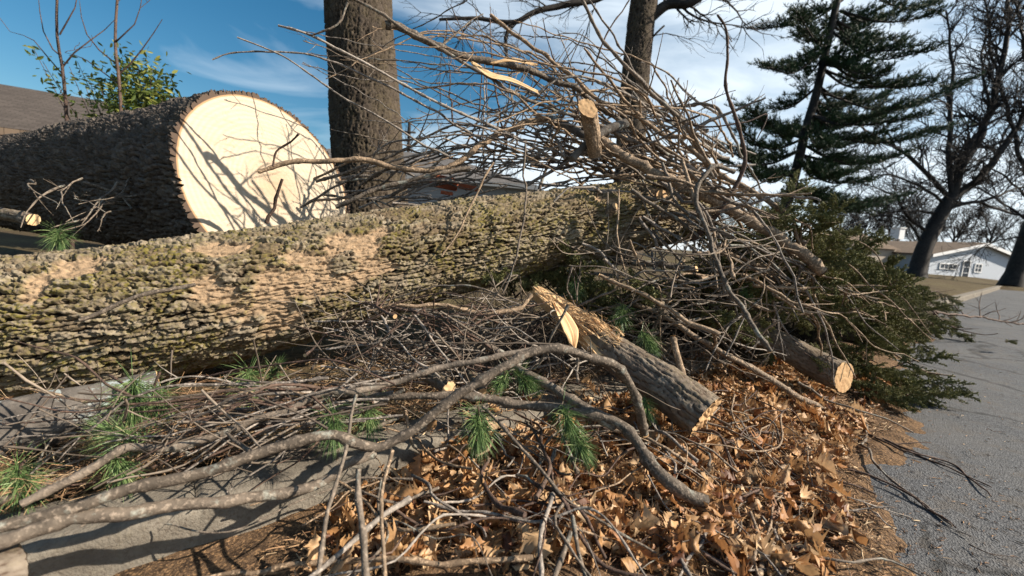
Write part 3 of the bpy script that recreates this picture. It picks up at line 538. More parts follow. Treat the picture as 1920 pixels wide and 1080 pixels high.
# ------------------------------------------------------------ cut pieces of limb
def cut_log(name, label, pts, ra, rb, m, ends='e', seed=0, cutm=None, ca=.02, du=.006, cat='log', dep=.006, skew=0):
    pts = PP(pts); root = empty(name, pts[0], label, cat)
    o, p, v, t, a, b = log_mesh('bark', pts, [ra, (ra+rb)/2, rb], m, du, du, .05, ca, dep, seed, root, None, pts[0], .12, 0, skew)
    if 's' in ends: disk('cut_face', v[0], v[0].mean(0), -t[0], cutm or M_CUTO, root, .002, .003)
    if 'e' in ends: disk('cut_face', v[-1], v[-1].mean(0), t[-1], cutm or M_CUTO, root, .002, .012 if name == 'splintered_log' else .003)
    return root, p, v, t, a, b
M_LIMB = m_log('limb_bark', .25, (.15, .115, .088), (.23, .19, .15), (.08, .055, .04), (.4, .25, .13))
m, nt, b = mat('lichen_limb_bark', .9, .15)
c = mixc(nt, ramp(nt, noise(nt, 8, 6), [(.35, (0,)), (.65, (1,))]), (.07, .06, .052), (.17, .15, .13))
c = mixc(nt, ramp(nt, noise(nt, 11, 7, rough=.75), [(.55, (0,)), (.6, (.9,))]), c, (.30, .34, .33))
nt.links.new(c, b.inputs['Base Color']); bump(nt, b, noise(nt, 35, 6), .9, .01); M_LICH = m
root, p, v, t, a, b = cut_log('splintered_log', 'short thick log torn open at its upper end, lying over the leaves', [(1092, 622, 2.32), (1160, 668, 2.2), (1250, 728, 2.05), (1322, 782, 1.93)], .088, .112, M_LIMB, 'e', 31, None, .03, .005, dep=.008)
rng = np.random.default_rng(5); mb = MB(); D0 = -t[0]
wd = P(1005, 548, 2.42)-p[0]; wd /= np.linalg.norm(wd)
for k in range(300):                                       # torn fibres: flat tapering slivers
    q = rng.uniform(0, 2*math.pi); rr = .085*math.sqrt(rng.random()); o_ = p[0]+rr*(math.cos(q)*a[0]+math.sin(q)*b[0])+t[0]*rng.uniform(-.02, .16)*(1 if math.sin(q) > 0 else .3)
    ln = rng.uniform(.03, .12)*(2.4 if math.sin(q-.6) > .2 and rng.random() < .5 else 1)
    d = wd+rng.normal(size=3)*.14; d /= np.linalg.norm(d); s_ = np.cross(d, rng.normal(size=3)); s_ /= np.linalg.norm(s_); w = rng.uniform(.003, .012); n_ = np.cross(d, s_)*w*.35
    V = np.array([o_-s_*w, o_+s_*w, o_+n_, o_+d*ln*.6-s_*w*.7, o_+d*ln*.6+s_*w*.7, o_+d*ln*.6+n_, o_+d*ln])
    mb.add(V, [[0, 1, 4, 3], [1, 2, 5, 4], [2, 0, 3, 5]]); mb.add(V[3:], [[0, 1, 3], [1, 2, 3], [2, 0, 3]])
def slab(mb, pts, wid, th, nrm, seed):                     # a broken plank of wood with jagged end
    p_ = spline(PP(pts), .012); n = len(p_); t_, _, _ = frames(p_); nr_ = np.array(nrm, float); R = []
    for i in range(n):
        side = np.cross(t_[i], nr_); side /= np.linalg.norm(side); nn = np.cross(side, t_[i])
        w = np.interp(i/(n-1), np.linspace(0, 1, len(wid)), wid); row = []
        for e in np.linspace(-1, 1, 9): row.append(p_[i]+side*w*e+nn*(th*.5+.006*vn(np.array([[e*4, i*.08, seed]]))[0])+t_[i]*(.03*vn(np.array([[e*5, seed, 0.]]))[0] if i in (0, n-1) else 0))
        for e in np.linspace(1, -1, 9): row.append(p_[i]+side*w*e-nn*th*.5)
        R.append(row)
    R = np.array(R); m_ = 18; i = np.arange(n-1)[:, None]*m_; j = np.arange(m_)[None]; k = (j+1) % m_
    mb.add(R.reshape(-1, 3), np.stack([i+j, i+k, i+k+m_, i+j+m_], -1).reshape(-1, 4))
    for e in (0, n-1): mb.add(R[e], [[q_, q_+1, 16-q_, 17-q_] for q_ in range(8)])
slab(mb, [(1140, 660, 2.2), (1100, 618, 2.28), (1050, 580, 2.36), (1004, 548, 2.42)], [.08, .078, .062, .048, .028], .06, (-.1, -.5, .8), 2)
slab(mb, [(1040, 570, 2.22), (1058, 595, 2.16), (1072, 625, 2.12), (1075, 655, 2.1)], [.018, .038, .045, .012], .009, (.5, -.8, .3), 4)
sp_ = spline(PP([(1165, 640, 2.12), (1110, 600, 2.2), (1060, 575, 2.28), (1010, 545, 2.36)]), .004)
for k in range(420):
    i_ = int(rng.random()**1.2*(len(sp_)-2)); sd_ = rng.normal(size=3); o_ = sp_[i_]+sd_/np.linalg.norm(sd_)*rng.uniform(.01, .055); ln = rng.uniform(.02, .075); d = (sp_[i_+1]-sp_[i_]); d = d/np.linalg.norm(d)+rng.normal(size=3)*.28; d /= np.linalg.norm(d); s_ = np.cross(d, rng.normal(size=3)); s_ /= np.linalg.norm(s_); w = rng.uniform(.0007, .003); n_ = np.cross(d, s_)*w*.5
    V = np.array([o_-s_*w, o_+s_*w, o_+n_, o_+d*ln]); mb.add(V, [[0, 1, 3], [1, 2, 3], [2, 0, 3]])
tag(mb.obj('torn_wood', M_SPLIT, root, p[0], smooth=False), 'bright orange torn wood')
cut_log('cut_log', 'cut log with orange sawn end half under the cedar boughs', [(1400, 618, 3.15), (1470, 650, 3.0), (1545, 690, 2.85), (1582, 707, 2.78)], .085, .10, M_LIMB, 'e', 33, skew=.8)
cut_log('cut_log', 'lichen-patched log with a broken tip below the mossy log', [(-150, 870, 1.3), (0, 812, 1.42), (150, 770, 1.55), (300, 728, 1.7)], .115, .075, M_LICH, 'e', 35, M_SPLIT, dep=.003)
cut_log('cut_log', 'log end with round sawn face in the bottom left corner', [(-160, 1130, .80), (-60, 1098, .84), (30, 1064, .90)], .05, .05, M_LIMB, 'e', 36, M_CUT)
cut_log('cut_log', 'small sawn log end in the shade at the left edge', [(-60, 395, 2.6), (10, 402, 2.55), (62, 412, 2.5)], .038, .036, M_LIMB, 'e', 37, M_CUT)
cut_log('cut_log', 'sawn round stub facing out of the cedar boughs, upper of two', [(1388, 470, 3.2), (1387, 484, 3.0), (1386, 495, 2.85)], .045, .042, M_LIMB, 'e', 38)
cut_log('cut_log', 'sawn stub poking right out of the cedar boughs, lower of two', [(1330, 508, 3.0), (1385, 520, 2.92), (1420, 527, 2.86)], .040, .036, M_LIMB, 'e', 39)
cut_log('cut_log', 'short round billet standing in the middle of the tangle', [(1235, 545, 2.55), (1240, 575, 2.5), (1246, 590, 2.48)], .026, .026, M_LIMB, 's', 41, M_CUT)
cut_log('cut_log', 'small pale-ended billet under the arched branch, left of two', [(800, 700, 1.95), (825, 715, 1.88), (842, 728, 1.83)], .036, .034, M_LIMB, 'e', 42, M_CUT)
cut_log('cut_log', 'small pale-ended billet under the arched branch, right of two', [(880, 700, 1.95), (892, 718, 1.88), (902, 736, 1.83)], .024, .026, M_LIMB, 'e', 43, M_CUT)
root, p, v, t, a, b = cut_log('branch_knot', 'stubby sawn branch knot with tan face above the heap', [(1116, 290, 2.72), (1110, 250, 2.62), (1105, 222, 2.56), (1102, 203, 2.5)], .044, .054, M_TAN, 'e', 44, M_CUTO, cat='knot', skew=.9)
mb = MB(); tube(mb, spline(PP([(1108, 262, 2.74), (1135, 245, 2.76), (1175, 230, 2.8)]), .02), .03, 12); tube(mb, spline(PP([(1110, 265, 2.75), (1070, 240, 2.8), (1025, 218, 2.85)]), .02), .026, 12)
tube(mb, spline(PP([(1108, 262, 2.72), (1085, 285, 2.7), (1072, 298, 2.68)]), .02), .024, 10); mb.obj('side_stub', M_LICH, root, p[0])
# torn strips of pale bark snagged in the heap
for k, (pts, w, lb) in enumerate([([(885, 118, 2.5), (920, 140, 2.5), (960, 150, 2.52), (1008, 172, 2.55)], [.01, .028, .02, .012], 'lower cream strip of torn bark caught across the upper branches'), ([(925, 118, 2.52), (960, 112, 2.54), (1008, 122, 2.56)], [.01, .02, .008], 'upper cream scrap of torn bark caught on a branch')]):
    mb = MB(); slab(mb, pts, w, .003, (0, -.8, .6), k+3); o = mb.obj('bark_strip', M_CUT); tag(o, lb, 'bark')
# ------------------------------------------------------------ the brush heap
rng = np.random.default_rng(77)
CW = {'fan_twig_bark': 'brown', 'tan_branch_bark': 'tan', 'grey_branch_bark': 'grey', 'dark_twig_bark': 'dark'}
def heap(n, B_, T_, ra, rb, m, arch, tw, twl, label, group, seed0, lvl=1, nm='branch'):
    for k in range(n):
        bx = [rng.uniform(*B_[i]) for i in range(3)]; tx = [rng.uniform(*T_[i]) for i in range(3)]
        if nm == 'twig' or seed0 == 2600:
            for e_ in (bx, tx):
                if 960 < e_[0] < 1210 and 510 < e_[1] < 700 and rng.random() < .85: e_[2] = rng.uniform(2.45, 2.7)
        b_ = P(*bx); t_ = P(*tx); ln = np.linalg.norm(t_-b_)
        mid = (b_+t_)/2+UPV*arch*ln*rng.uniform(-.3, 1.2)+rng.normal(size=3)*ln*.09; q1 = b_*.7+mid*.3+rng.normal(size=3)*ln*.02
        r = rng.uniform(*ra); mm = m[rng.integers(len(m))]
        th = 'thin' if r < ra[0]+(ra[1]-ra[0])*.33 else 'stouter' if r > ra[0]+(ra[1]-ra[0])*.66 else 'slim'
        sp = (tx[0]-T_[0][0])/(T_[0][1]-T_[0][0]); hp = (tx[1]-T_[1][0])/(T_[1][1]-T_[1][0])
        ps = ('left tip' if sp < .33 else 'right tip' if sp > .66 else 'middle tip')
        lab = f"{th} {CW[mm.name]} {label}, {'high' if hp < .33 else 'low' if hp > .66 else 'mid-height'} {ps}"
        add_branch(nm, lab, [b_, (b_+mid)/2+rng.normal(size=3)*ln*.025, mid, (mid+t_)/2+rng.normal(size=3)*ln*.03, t_], r, rb, mm, tw, twl, 's' if rng.random() < .12 else None, group, nm, seed=seed0+k, px=False, lvl=lvl)
heap(36, [(1180, 1420), (280, 400), (2.7, 4.0)], [(560, 1000), (20, 300), (2.3, 4.0)], (.006, .013), .0028, [M_TWIG, M_TWIG, M_TAN, M_GREY], .10, 1.0, .35, 'bare branch fanning up left from the heap', 'heap branches fanning up left', 2000)
heap(20, [(1150, 1420), (250, 380), (2.8, 4.0)], [(700, 1080), (160, 330), (2.4, 3.6)], (.007, .015), .004, [M_TWIG, M_TAN, M_TAN], .06, .8, .25, 'branch lying level through the heap top', 'level heap branches', 2200)
heap(36, [(980, 1400), (200, 400), (2.6, 3.8)], [(960, 1460), (90, 420), (2.5, 3.8)], (.006, .017), .005, [M_TWIG, M_TAN, M_GREY, M_TWIG], .12, .8, .3, 'crossing branch massed at the heap peak', 'crossing branches of the heap peak', 3100)
heap(16, [(860, 1120), (250, 330), (2.7, 3.6)], [(840, 1130), (0, 140), (2.6, 3.8)], (.005, .009), .0025, [M_TWIG, M_DARK], .02, .7, .2, 'upright branch rising from the heap', 'upright heap branches', 2300)
heap(18, [(560, 760), (330, 395), (2.5, 3.4)], [(840, 1150), (230, 370), (2.5, 3.4)], (.006, .012), .004, [M_TWIG, M_GREY], .06, 1.0, .3, 'branch low behind the mossy log', 'low branches behind the log', 2400)
heap(26, [(1180, 1330), (300, 420), (2.5, 3.0)], [(1330, 1560), (330, 620), (2.2, 2.9)], (.007, .015), .005, [M_TWIG, M_TAN, M_GREY], .07, .8, .3, 'branch slumping down the heap right side', 'branches slumping right', 2500)
heap(46, [(1040, 1480), (440, 680), (2.1, 3.0)], [(1020, 1500), (440, 700), (2.1, 2.9)], (.004, .010), .003, [M_TWIG, M_TAN, M_GREY], .08, .9, .22, 'branch in the tangle below the log end', 'tangle right of the log', 2600)
heap(95, [(560, 1180), (560, 720), (1.65, 2.3)], [(560, 1120), (550, 740), (1.6, 2.3)], (.003, .007), .002, [M_TWIG, M_DARK, M_GREY], .08, 1.3, .2, 'twig in the tangle below the mossy log', 'tangle below the log', 2700, nm='twig')
heap(48, [(560, 760), (700, 790), (1.45, 1.7)], [(0, 480), (740, 930), (1.2, 1.5)], (.003, .007), .002, [M_TWIG, M_DARK, M_GREY], .05, 1.0, .18, 'twig stretched over the curb at left', 'twigs over the curb', 2800, nm='twig')
heap(27, [(1290, 1520), (400, 560), (2.5, 2.9)], [(1420, 1760), (480, 730), (2.55, 3.0)], (.005, .011), .003, [M_TWIG, M_TAN], .06, 1.0, .3, 'branch lying across the cedar boughs', 'branches over cedar boughs', 2900)
heap(10, [(0, 260), (330, 400), (2.5, 2.75)], [(0, 200), (380, 450), (2.2, 2.45)], (.004, .009), .002, [M_GREY], .05, 1.0, .2, 'twig before the huge log', 'twigs before the huge log', 2950, nm='twig')

# loose twigs on leaves, soil and asphalt
def onground(n, region, seed, label, group, ln=(.15, .65), ra=(.0016, .0052), lift=.03, nm='twig'):
    rg = np.random.default_rng(seed)
    for k in range(n):
        while True:
            x = rg.uniform(region[0], region[1]); y = rg.uniform(region[2], region[3])
            hor = 446+(x-960)*.07; d = F*.95/(y-hor); q = P(x, y, d); s = sdist(q[0], q[1])
            if s < region[4]: break
        L_ = rg.uniform(*ln); a = rg.uniform(0, 2*math.pi); pts = []; hd = a
        for i in range(5):
            pts.append([q[0]+math.cos(hd)*L_*i/4, q[1]+math.sin(hd)*L_*i/4, 0]); hd += rg.normal()*.18
        pts = np.array(pts); pts[:, 2] = soilz(pts[:, 0], pts[:, 1])+lift*rg.random(5)+(.012 if lift < .01 else np.where(sdist(pts[:, 0], pts[:, 1]) > -.8, .095, .02))
        r = rg.uniform(*ra); mm = [M_TWIG, M_DARK, M_TAN, M_GREY][rg.integers(4)]
        lab = f"{'short' if L_ < ln[0]+(ln[1]-ln[0])*.33 else 'long' if L_ > ln[0]+(ln[1]-ln[0])*.66 else 'middling'} {CW[mm.name]} {label}, {'nearest the camera' if y > 950 else 'farther back' if y < 820 else 'midway'}"
        add_branch(nm, lab, pts, r, r*.5, mm, .8, .12, None, group, nm, 1, .0, seed*1000+k, True, False)
onground(100, (700, 1480, 800, 1080, .1), 31, 'loose twig among the oak leaves', 'twigs among the leaves', (.2, .7), (.002, .006), .05)
onground(30, (1250, 1620, 680, 950, .1), 32, 'loose twig on the brown soil of the gutter', 'twigs on the soil', (.1, .4))
onground(22, (760, 1560, 720, 1080, .1), 34, 'bare stick lying over the leaf drift', 'sticks over the leaf drift', (.4, .95), (.005, .0085), .07, 'branch')
onground(17, (1500, 1880, 660, 1060, -.9), 33, 'twig lying alone on the asphalt', 'twigs on the asphalt', (.03, .16), (.0012, .0025), .004)

# ------------------------------------------------------------ leaves, straw, chips
def m_attr(name, stops, rough=.6, tr=0., sc=60):
    m, nt, b = mat(name, rough, .3); c = ramp(nt, attr(nt, 'rnd'), stops)
    c = mixc(nt, ramp(nt, noise(nt, sc, 4), [(.4, (0,)), (.75, (.55,))]), c, tuple(x*.45 for x in stops[0][1]))
    nt.links.new(c, b.inputs['Base Color'])
    if tr:
        t = nt.nodes.new('ShaderNodeBsdfTranslucent'); nt.links.new(c, t.inputs[0]); ms = nt.nodes.new('ShaderNodeMixShader'); ms.inputs[0].default_value = tr
        o = [n for n in nt.nodes if n.type == 'OUTPUT_MATERIAL'][0]
        nt.links.new(b.outputs[0], ms.inputs[1]); nt.links.new(t.outputs[0], ms.inputs[2]); nt.links.new(ms.outputs[0], o.inputs[0])
    return m
M_LEAF = m_attr('dry_oak_leaf', [(0, (.13, .05, .022)), (.25, (.38, .17, .06)), (.6, (.50, .29, .13)), (1, (.62, .43, .25))], .55, .25, 30)
M_LEAF.node_tree.nodes['Principled BSDF'].inputs['Specular IOR Level'].default_value = .4
def leaf(rng, L_, lob=1.):
    ts = np.array([-.22, 0, .05, .13, .20, .28, .34, .43, .50, .58, .66, .74, .82, .9, 1.0])
    ws = np.array([.008, .012, .05, .15, .10, .23, .13, .30, .15, .31, .16, .23, .12, .12, .0])
    fw_ = np.array([0, 0, 0, .02, 0, .05, 0, .07, 0, .07, 0, .06, 0, 0, 0])
    k1, k2, k3, tw = rng.normal(0, .5), rng.normal(.2, .8), rng.normal(0, .35), rng.normal(0, .7); V = []
    for e in (-1, -.5, 0, .5, 1):
        w = ws*e*(1+.25*rng.normal(size=15))*lob; t = ts+fw_*abs(e)
        z = k1*(t-.5)**2*.7+k2*np.abs(w)*.9+k3*np.sin(t*7+e*2)*.16+.04*rng.normal(size=15)*abs(e)+tw*w*(t-.4)
        V.append(np.stack([t, w, z], 1))
    V = np.array(V)*L_; n = 15; f = [[a*n+i, a*n+i+1, (a+1)*n+i+1, (a+1)*n+i] for a in range(4) for i in range(n-1)]
    return V.reshape(-1, 3)-np.array([.4*L_, 0, 0]), np.array(f)
def rotm(rng, tilt):
    a = rng.uniform(0, 2*math.pi); R = Matrix.Rotation(a, 3, 'Z') @ Matrix.Rotation(rng.normal(0, tilt), 3, 'X') @ Matrix.Rotation(rng.normal(0, tilt), 3, 'Y')
    if rng.random() < .4: R = R @ Matrix.Rotation(math.pi, 3, 'X')
    return np.array(R)
def poly_in(x, y, pg):
    c = False; j = len(pg)-1
    for i in range(len(pg)):
        if (pg[i][1] > y) != (pg[j][1] > y) and x < (pg[j][0]-pg[i][0])*(y-pg[i][1])/(pg[j][1]-pg[i][1])+pg[i][0]: c = not c
        j = i
    return c
LP = [(560, 1100), (640, 1000), (720, 900), (900, 830), (1060, 790), (1250, 740), (1330, 690), (1450, 660), (1560, 730), (1560, 800), (1450, 850), (1400, 900), (1440, 960), (1330, 1000), (1240, 1100)]
LP2 = [(1240, 1100), (1340, 990), (1440, 950), (1420, 860), (1560, 800), (1700, 740), (1560, 690), (1640, 770), (1560, 900), (1600, 1000), (1560, 1100)]
rng = np.random.default_rng(400); lm = MB(); big = []
prot = [leaf(rng, 1.0) for _ in range(90)]
cnt = 0
def gsamp(pg, rng, margin=.0):                             # uniform on the ground within a picture polygon
    while True:
        X = rng.uniform(-1.3, 5.0); Y = rng.uniform(.7, 5.5); w = np.array([X, Y, .03])-CAM; d = w.dot(fw)
        x = 960+F*w.dot(rt)/d; y = 540-F*w.dot(up)/d
        if poly_in(x, y, pg): return X, Y, x, y
for k in range(4300):
    X, Y, x, y = gsamp(LP if k < 3500 else LP2, rng); s = sdist(X, Y)
    if s > .25: continue
    L_ = rng.uniform(.05, .12) if rng.random() < .5 else rng.uniform(.02, .055)
    lay = rng.random()**1.3
    z = float(soilz(np.array([X]), np.array([Y]))[0])+.008+lay*.06
    V, f = prot[rng.integers(90)]; V = (V*L_*np.array([1, rng.uniform(.6, 1.1), rng.uniform(.6, 2)])) @ rotm(rng, .12+.36*lay).T+np.array([X, Y, z]); V[:, 2] = np.maximum(V[:, 2], z*.35+.004)
    lm.add(V, f, np.clip(rng.normal(.55, .32), 0, 1))
tag(lm.obj('oak_leaf_litter', M_LEAF), 'thick drift of dry tan and rust oak leaves in the gutter', 'leaves', kind='stuff')
for k in range(90):
    X, Y, x, y = gsamp(LP, rng)
    if y < 850 and k % 3: continue
    z = float(ground_z(X, Y))+rng.uniform(.06, .10); V, f = leaf(rng, rng.uniform(.09, .15)); c = np.array([X, Y, z]); mb = MB(); tone = np.clip(rng.normal(.72, .22), 0, 1)
    mb.add(V @ rotm(rng, .45).T+c, f, tone)
    where = 'near the bottom edge' if y > 990 else 'under the hanging branches' if x < 1000 else 'beside the lichen-spotted branch end' if x > 1150 else 'below the pine tufts'
    tag(mb.obj('oak_leaf', M_LEAF, None, c), f"{'pale' if tone > .8 else 'rusty' if tone < .5 else 'tan'} curled oak leaf on top of the drift, {where}", 'leaf', 'large oak leaves on the drift')
# chips, straw and bits
def bits(n, samp, ln, wd, tone, lift, seed, tilt=.25, name='wood_litter', m=None, label='', cat='litter'):
    r = np.random.default_rng(seed); mb = MB(); C_ = []; 
    for _ in range(n): C_.append(samp(r))
    C_ = np.array(C_); n = len(C_); a = r.uniform(0, 2*math.pi, n); e = r.normal(0, tilt, n); L_ = r.uniform(*ln, n); w = r.uniform(*wd, n)
    d = np.stack([np.cos(a)*np.cos(e), np.sin(a)*np.cos(e), np.sin(e)], 1); s_ = np.stack([-np.sin(a), np.cos(a), 0*a], 1); u_ = np.cross(d, s_)
    C_[:, 2] += np.abs(np.sin(e))*L_*.5+r.uniform(0, lift, n)
    bend = r.normal(0, .12, n)[:, None]*L_[:, None]*s_
    A = C_-d*L_[:, None]/2; Bm = C_+bend; E = C_+d*L_[:, None]/2; V = []
    for q, ww in ((A, .7), (Bm, 1.), (E, .5)):
        V += [q-s_*w[:, None]*ww, q+s_*w[:, None]*ww, q+u_*w[:, None]*ww]
    V = np.stack(V, 1).reshape(-1, 3); i = np.arange(n)[:, None, None]*9
    f = (i+np.array([[0, 1, 4, 3], [1, 2, 5, 4], [2, 0, 3, 5], [3, 4, 7, 6], [4, 5, 8, 7], [5, 3, 6, 8]])[None]).reshape(-1, 4)
    mb.add(V, f, np.repeat(np.clip(r.normal(tone, .3, n), 0, 1), 9)); return tag(mb.obj(name, m, smooth=False), label, cat, kind='stuff')
M_CHIP = m_attr('chips_and_straw', [(0, (.07, .035, .02)), (.4, (.22, .12, .06)), (.75, (.38, .23, .12)), (1, (.62, .46, .28))], .8)
LPS = [(430, 1100), (700, 900), (1060, 780), (1450, 650), (1690, 700), (1700, 790), (1600, 860), (1660, 960), (1700, 1100)]
def s1(r):
    X, Y, x, y = gsamp(LPS, r); return (X, Y, float(soilz(np.array([X]), np.array([Y]))[0])+.004)
bits(13000, s1, (.012, .06), (.0007, .003), .6, .02, 51, .2, 'wood_litter', M_CHIP, 'fine wood chips and needles strewn over the brown gutter soil')
def s2(r):
    while True:
        u = r.uniform(-2.4, 3.2); s = .16+abs(r.normal(0, .45)); X = CN[0]*(C0+s)+CD[0]*u; Y = CN[1]*(C0+s)+CD[1]*u
        return (X, Y, float(ground_z(X, Y))+.006)
bits(14000, s2, (.05, .17), (.0006, .0016), .55, .06, 52, .3, 'pine_straw', M_CHIP, 'brown pine straw and small debris covering the verge behind the curb')
def s3(r):
    x, y = r.uniform(1450, 1920), r.uniform(640, 1080); p = gpt(x, y, 0); return (p[0], p[1], .003)
bits(900, s3, (.006, .03), (.0008, .0028), .4, .001, 53, .03, 'road_crumbs', M_CHIP, 'scattered crumbs of bark and wood on the asphalt')
M_TWL = m_attr('litter_twig_bark', [(0, (.08, .06, .045)), (.5, (.18, .14, .105)), (1, (.30, .24, .185))], .8)
def s4(r):
    while True:
        x, y = r.uniform(860, 1560), r.uniform(480, 800)
        hor = 446+(x-960)*.07; lim = np.interp(x, [860, 1000, 1250, 1560], [760, 740, 720, 760])
        if y < lim:
            zz = .12+.55*max(0, (700-y))/220*r.random()**.5; p = gpt(x, y, zz)
            if p[1] < 4.2 and sdist(p[0], p[1]) > -.1: return tuple(p)
bits(2600, s4, (.1, .45), (.0012, .0045), .55, .02, 54, .5, 'twig_litter', M_TWL, 'mass of small broken twigs filling the pile below the log', 'twigs')

rng = np.random.default_rng(88); big_ = MB()
for (n, X_, Y_, D_, rr_, ll_) in ((60, (560, 1200), (570, 740), (1.65, 2.35), (.0015, .0045), (.15, .6)), (55, (60, 640), (700, 880), (1.2, 1.6), (.0015, .004), (.15, .5)), (90, (1000, 1460), (430, 700), (2.2, 3.1), (.0018, .006), (.2, .7))):
    for k in range(n):
        x = rng.uniform(*X_); y = rng.uniform(*Y_); dd_ = rng.uniform(*D_); dd_ = 2.5 if 960 < x < 1200 and 520 < y < 700 and dd_ < 2.45 else dd_; c = P(x, y, dd_); d = rng.normal(size=3)*np.array([1, .5, .55]); d /= np.linalg.norm(d); l = rng.uniform(*ll_); r = rng.uniform(*rr_)
        q, *_ = branch_mb([c-d*l/2, c+rng.normal(size=3)*l*.07, c+d*l/2], r, r*.45, rng, 1.0, .16, 1, 5, .15, step=.035)
        v = np.concatenate(q.v); v[:, 2] = np.maximum(v[:, 2], ground_z(v[:, 0], v[:, 1])+.01)
        big_.add(v, np.concatenate([f for f in q.f if f.shape[1] == 4]), rng.random())
tag(big_.obj('brush_tangle', M_TWL), 'dense tangle of small dead twigs filling the pile under the log', 'twigs', kind='stuff')

# ------------------------------------------------------------ long-needled pine tufts
M_NEED = m_attr('pine_needle', [(0, (.06, .11, .04)), (.5, (.15, .24, .08)), (.85, (.32, .40, .17)), (1, (.50, .47, .25))], .4, .15)
M_NEED2 = m_attr('cedar_foliage', [(0, (.10, .11, .04)), (.5, (.26, .26, .10)), (1, (.46, .42, .19))], .6, .38)
def needles(mb, c, d, n, ln, spread, w, rng, back=.05, droop=.2):
    d = np.array(d, float); d /= np.linalg.norm(d)
    v = rng.normal(size=(n, 3)); v -= (v @ d)[:, None]*d; v /= np.linalg.norm(v, axis=1)[:, None]
    an = np.abs(rng.normal(0, spread, n)); D_ = d*np.cos(an)[:, None]+v*np.sin(an)[:, None]; L_ = ln*rng.uniform(.6, 1, n)
    o = c-d*rng.uniform(0, back, n)[:, None]; s_ = np.cross(D_, rng.normal(size=(n, 3))); s_ /= np.linalg.norm(s_, axis=1)[:, None]; u_ = np.cross(D_, s_)
    m_ = o+D_*L_[:, None]*.55; e = o+D_*L_[:, None]; e[:, 2] -= droop*L_*rng.uniform(.3, 1, n)
    V = np.stack([o-s_*w, o+s_*w, o+u_*w, m_-s_*w, m_+s_*w, m_+u_*w, e], 1).reshape(-1, 3); i = np.arange(n)[:, None, None]*7
    mb.add(V, (i+np.array([[0, 1, 4, 3], [1, 2, 5, 4], [2, 0, 3, 5]])[None]).reshape(-1, 4), np.repeat(np.clip(rng.normal(.45, .22, n), 0, 1), 7))
    mb.add(V, (i+np.array([[3, 4, 6], [4, 5, 6], [5, 3, 6]])[None]).reshape(-1, 3), 0) if False else None
    mb.f.append((i+np.array([[3, 4, 6], [4, 5, 6], [5, 3, 6]])[None]).reshape(-1, 3)+mb.n-len(V))
TUFT = [((250, 745, 1.42), (252, 815, 1.36), 210, .15, 'big green tuft drooping before the lichen log'), ((300, 752, 1.45), (320, 800, 1.4), 90, .11, 'small tuft right of the big green tuft at left'),
        ((465, 718, 1.75), (462, 760, 1.68), 170, .14, 'pale green tuft near the log bottom at left'), ((225, 880, 1.3), (240, 920, 1.28), 100, .10, 'low tuft above the curb at left'),
        ((40, 900, 1.25), (60, 950, 1.2), 120, .13, 'shaded tuft at the left edge'), ((625, 800, 1.45), (628, 870, 1.38), 150, .11, 'dark tuft hanging behind the arched branch'),
        ((690, 780, 1.6), (694, 820, 1.55), 110, .12, 'yellowish tuft behind the arched branch'), ((897, 805, 1.5), (900, 850, 1.45), 190, .12, 'round bright tuft over the curb at centre'),
        ((1065, 790, 1.65), (1085, 850, 1.55), 130, .13, 'olive tuft under the lichen-spotted branch, left of two'), ((1085, 835, 1.6), (1120, 885, 1.52), 120, .12, 'olive tuft under the lichen-spotted branch, right of two'),
        ((985, 715, 1.85), (1010, 735, 1.8), 120, .12, 'pale tuft between the crossing branches'), ((940, 715, 1.85), (925, 740, 1.8), 90, .10, 'small tuft left of the crossing branches'),
        ((1165, 590, 2.4), (1160, 625, 2.35), 120, .13, 'blue-green tuft above the splintered log'), ((1215, 640, 2.35), (1235, 670, 2.3), 150, .13, 'green tuft behind the splintered log'),
        ((1400, 555, 2.7), (1402, 580, 2.65), 90, .10, 'grey-green tuft among the cedar boughs'), ((110, 445, 2.4), (115, 470, 2.35), 120, .14, 'tuft in the shade before the huge log'),
        ((1215, 770, 2.0), (1225, 800, 1.95), 90, .09, 'tuft in the shadow under the splintered log'), ((225, 815, 1.35), (150, 800, 1.3), 90, .12, 'sideways tuft on the lichen log'),
        ((520, 690, 1.85), (545, 660, 1.8), 60, .09, 'tiny tuft under the log shadow'), ((1080, 540, 2.6), (1085, 560, 2.55), 100, .12, 'dark tuft just under the mossy log')]
for k, (a0, a1, n, ln, lb) in enumerate(TUFT):
    p0, p1 = P(a0[0], a0[1], a0[2]-.05), P(a1[0], a1[1], a1[2]-.05); rng = np.random.default_rng(900+k); root = empty('pine_tuft', p0, lb, 'pine tuft'); mb = MB()
    d = p1-p0; dd = d/np.linalg.norm(d); needles(mb, p0+dd*.01, dd+[0, 0, .05], int(n*1.4), ln*1.0, .55, .0010, rng, .05, .1); needles(mb, p0-dd*.03, dd, n, ln*.95, .95, .0009, rng, .04, .15)
    mb.obj('needles', M_NEED, root, p0, smooth=False)
    mb = MB(); q = spline([p0-dd*.09+rng.normal(size=3)*.03, p0-dd*.04+rng.normal(size=3)*.008, p0+dd*.012], .015); tube(mb, q, np.linspace(.0045, .003, len(q)), 7); mb.obj('shoot', M_DARK, root, p0)

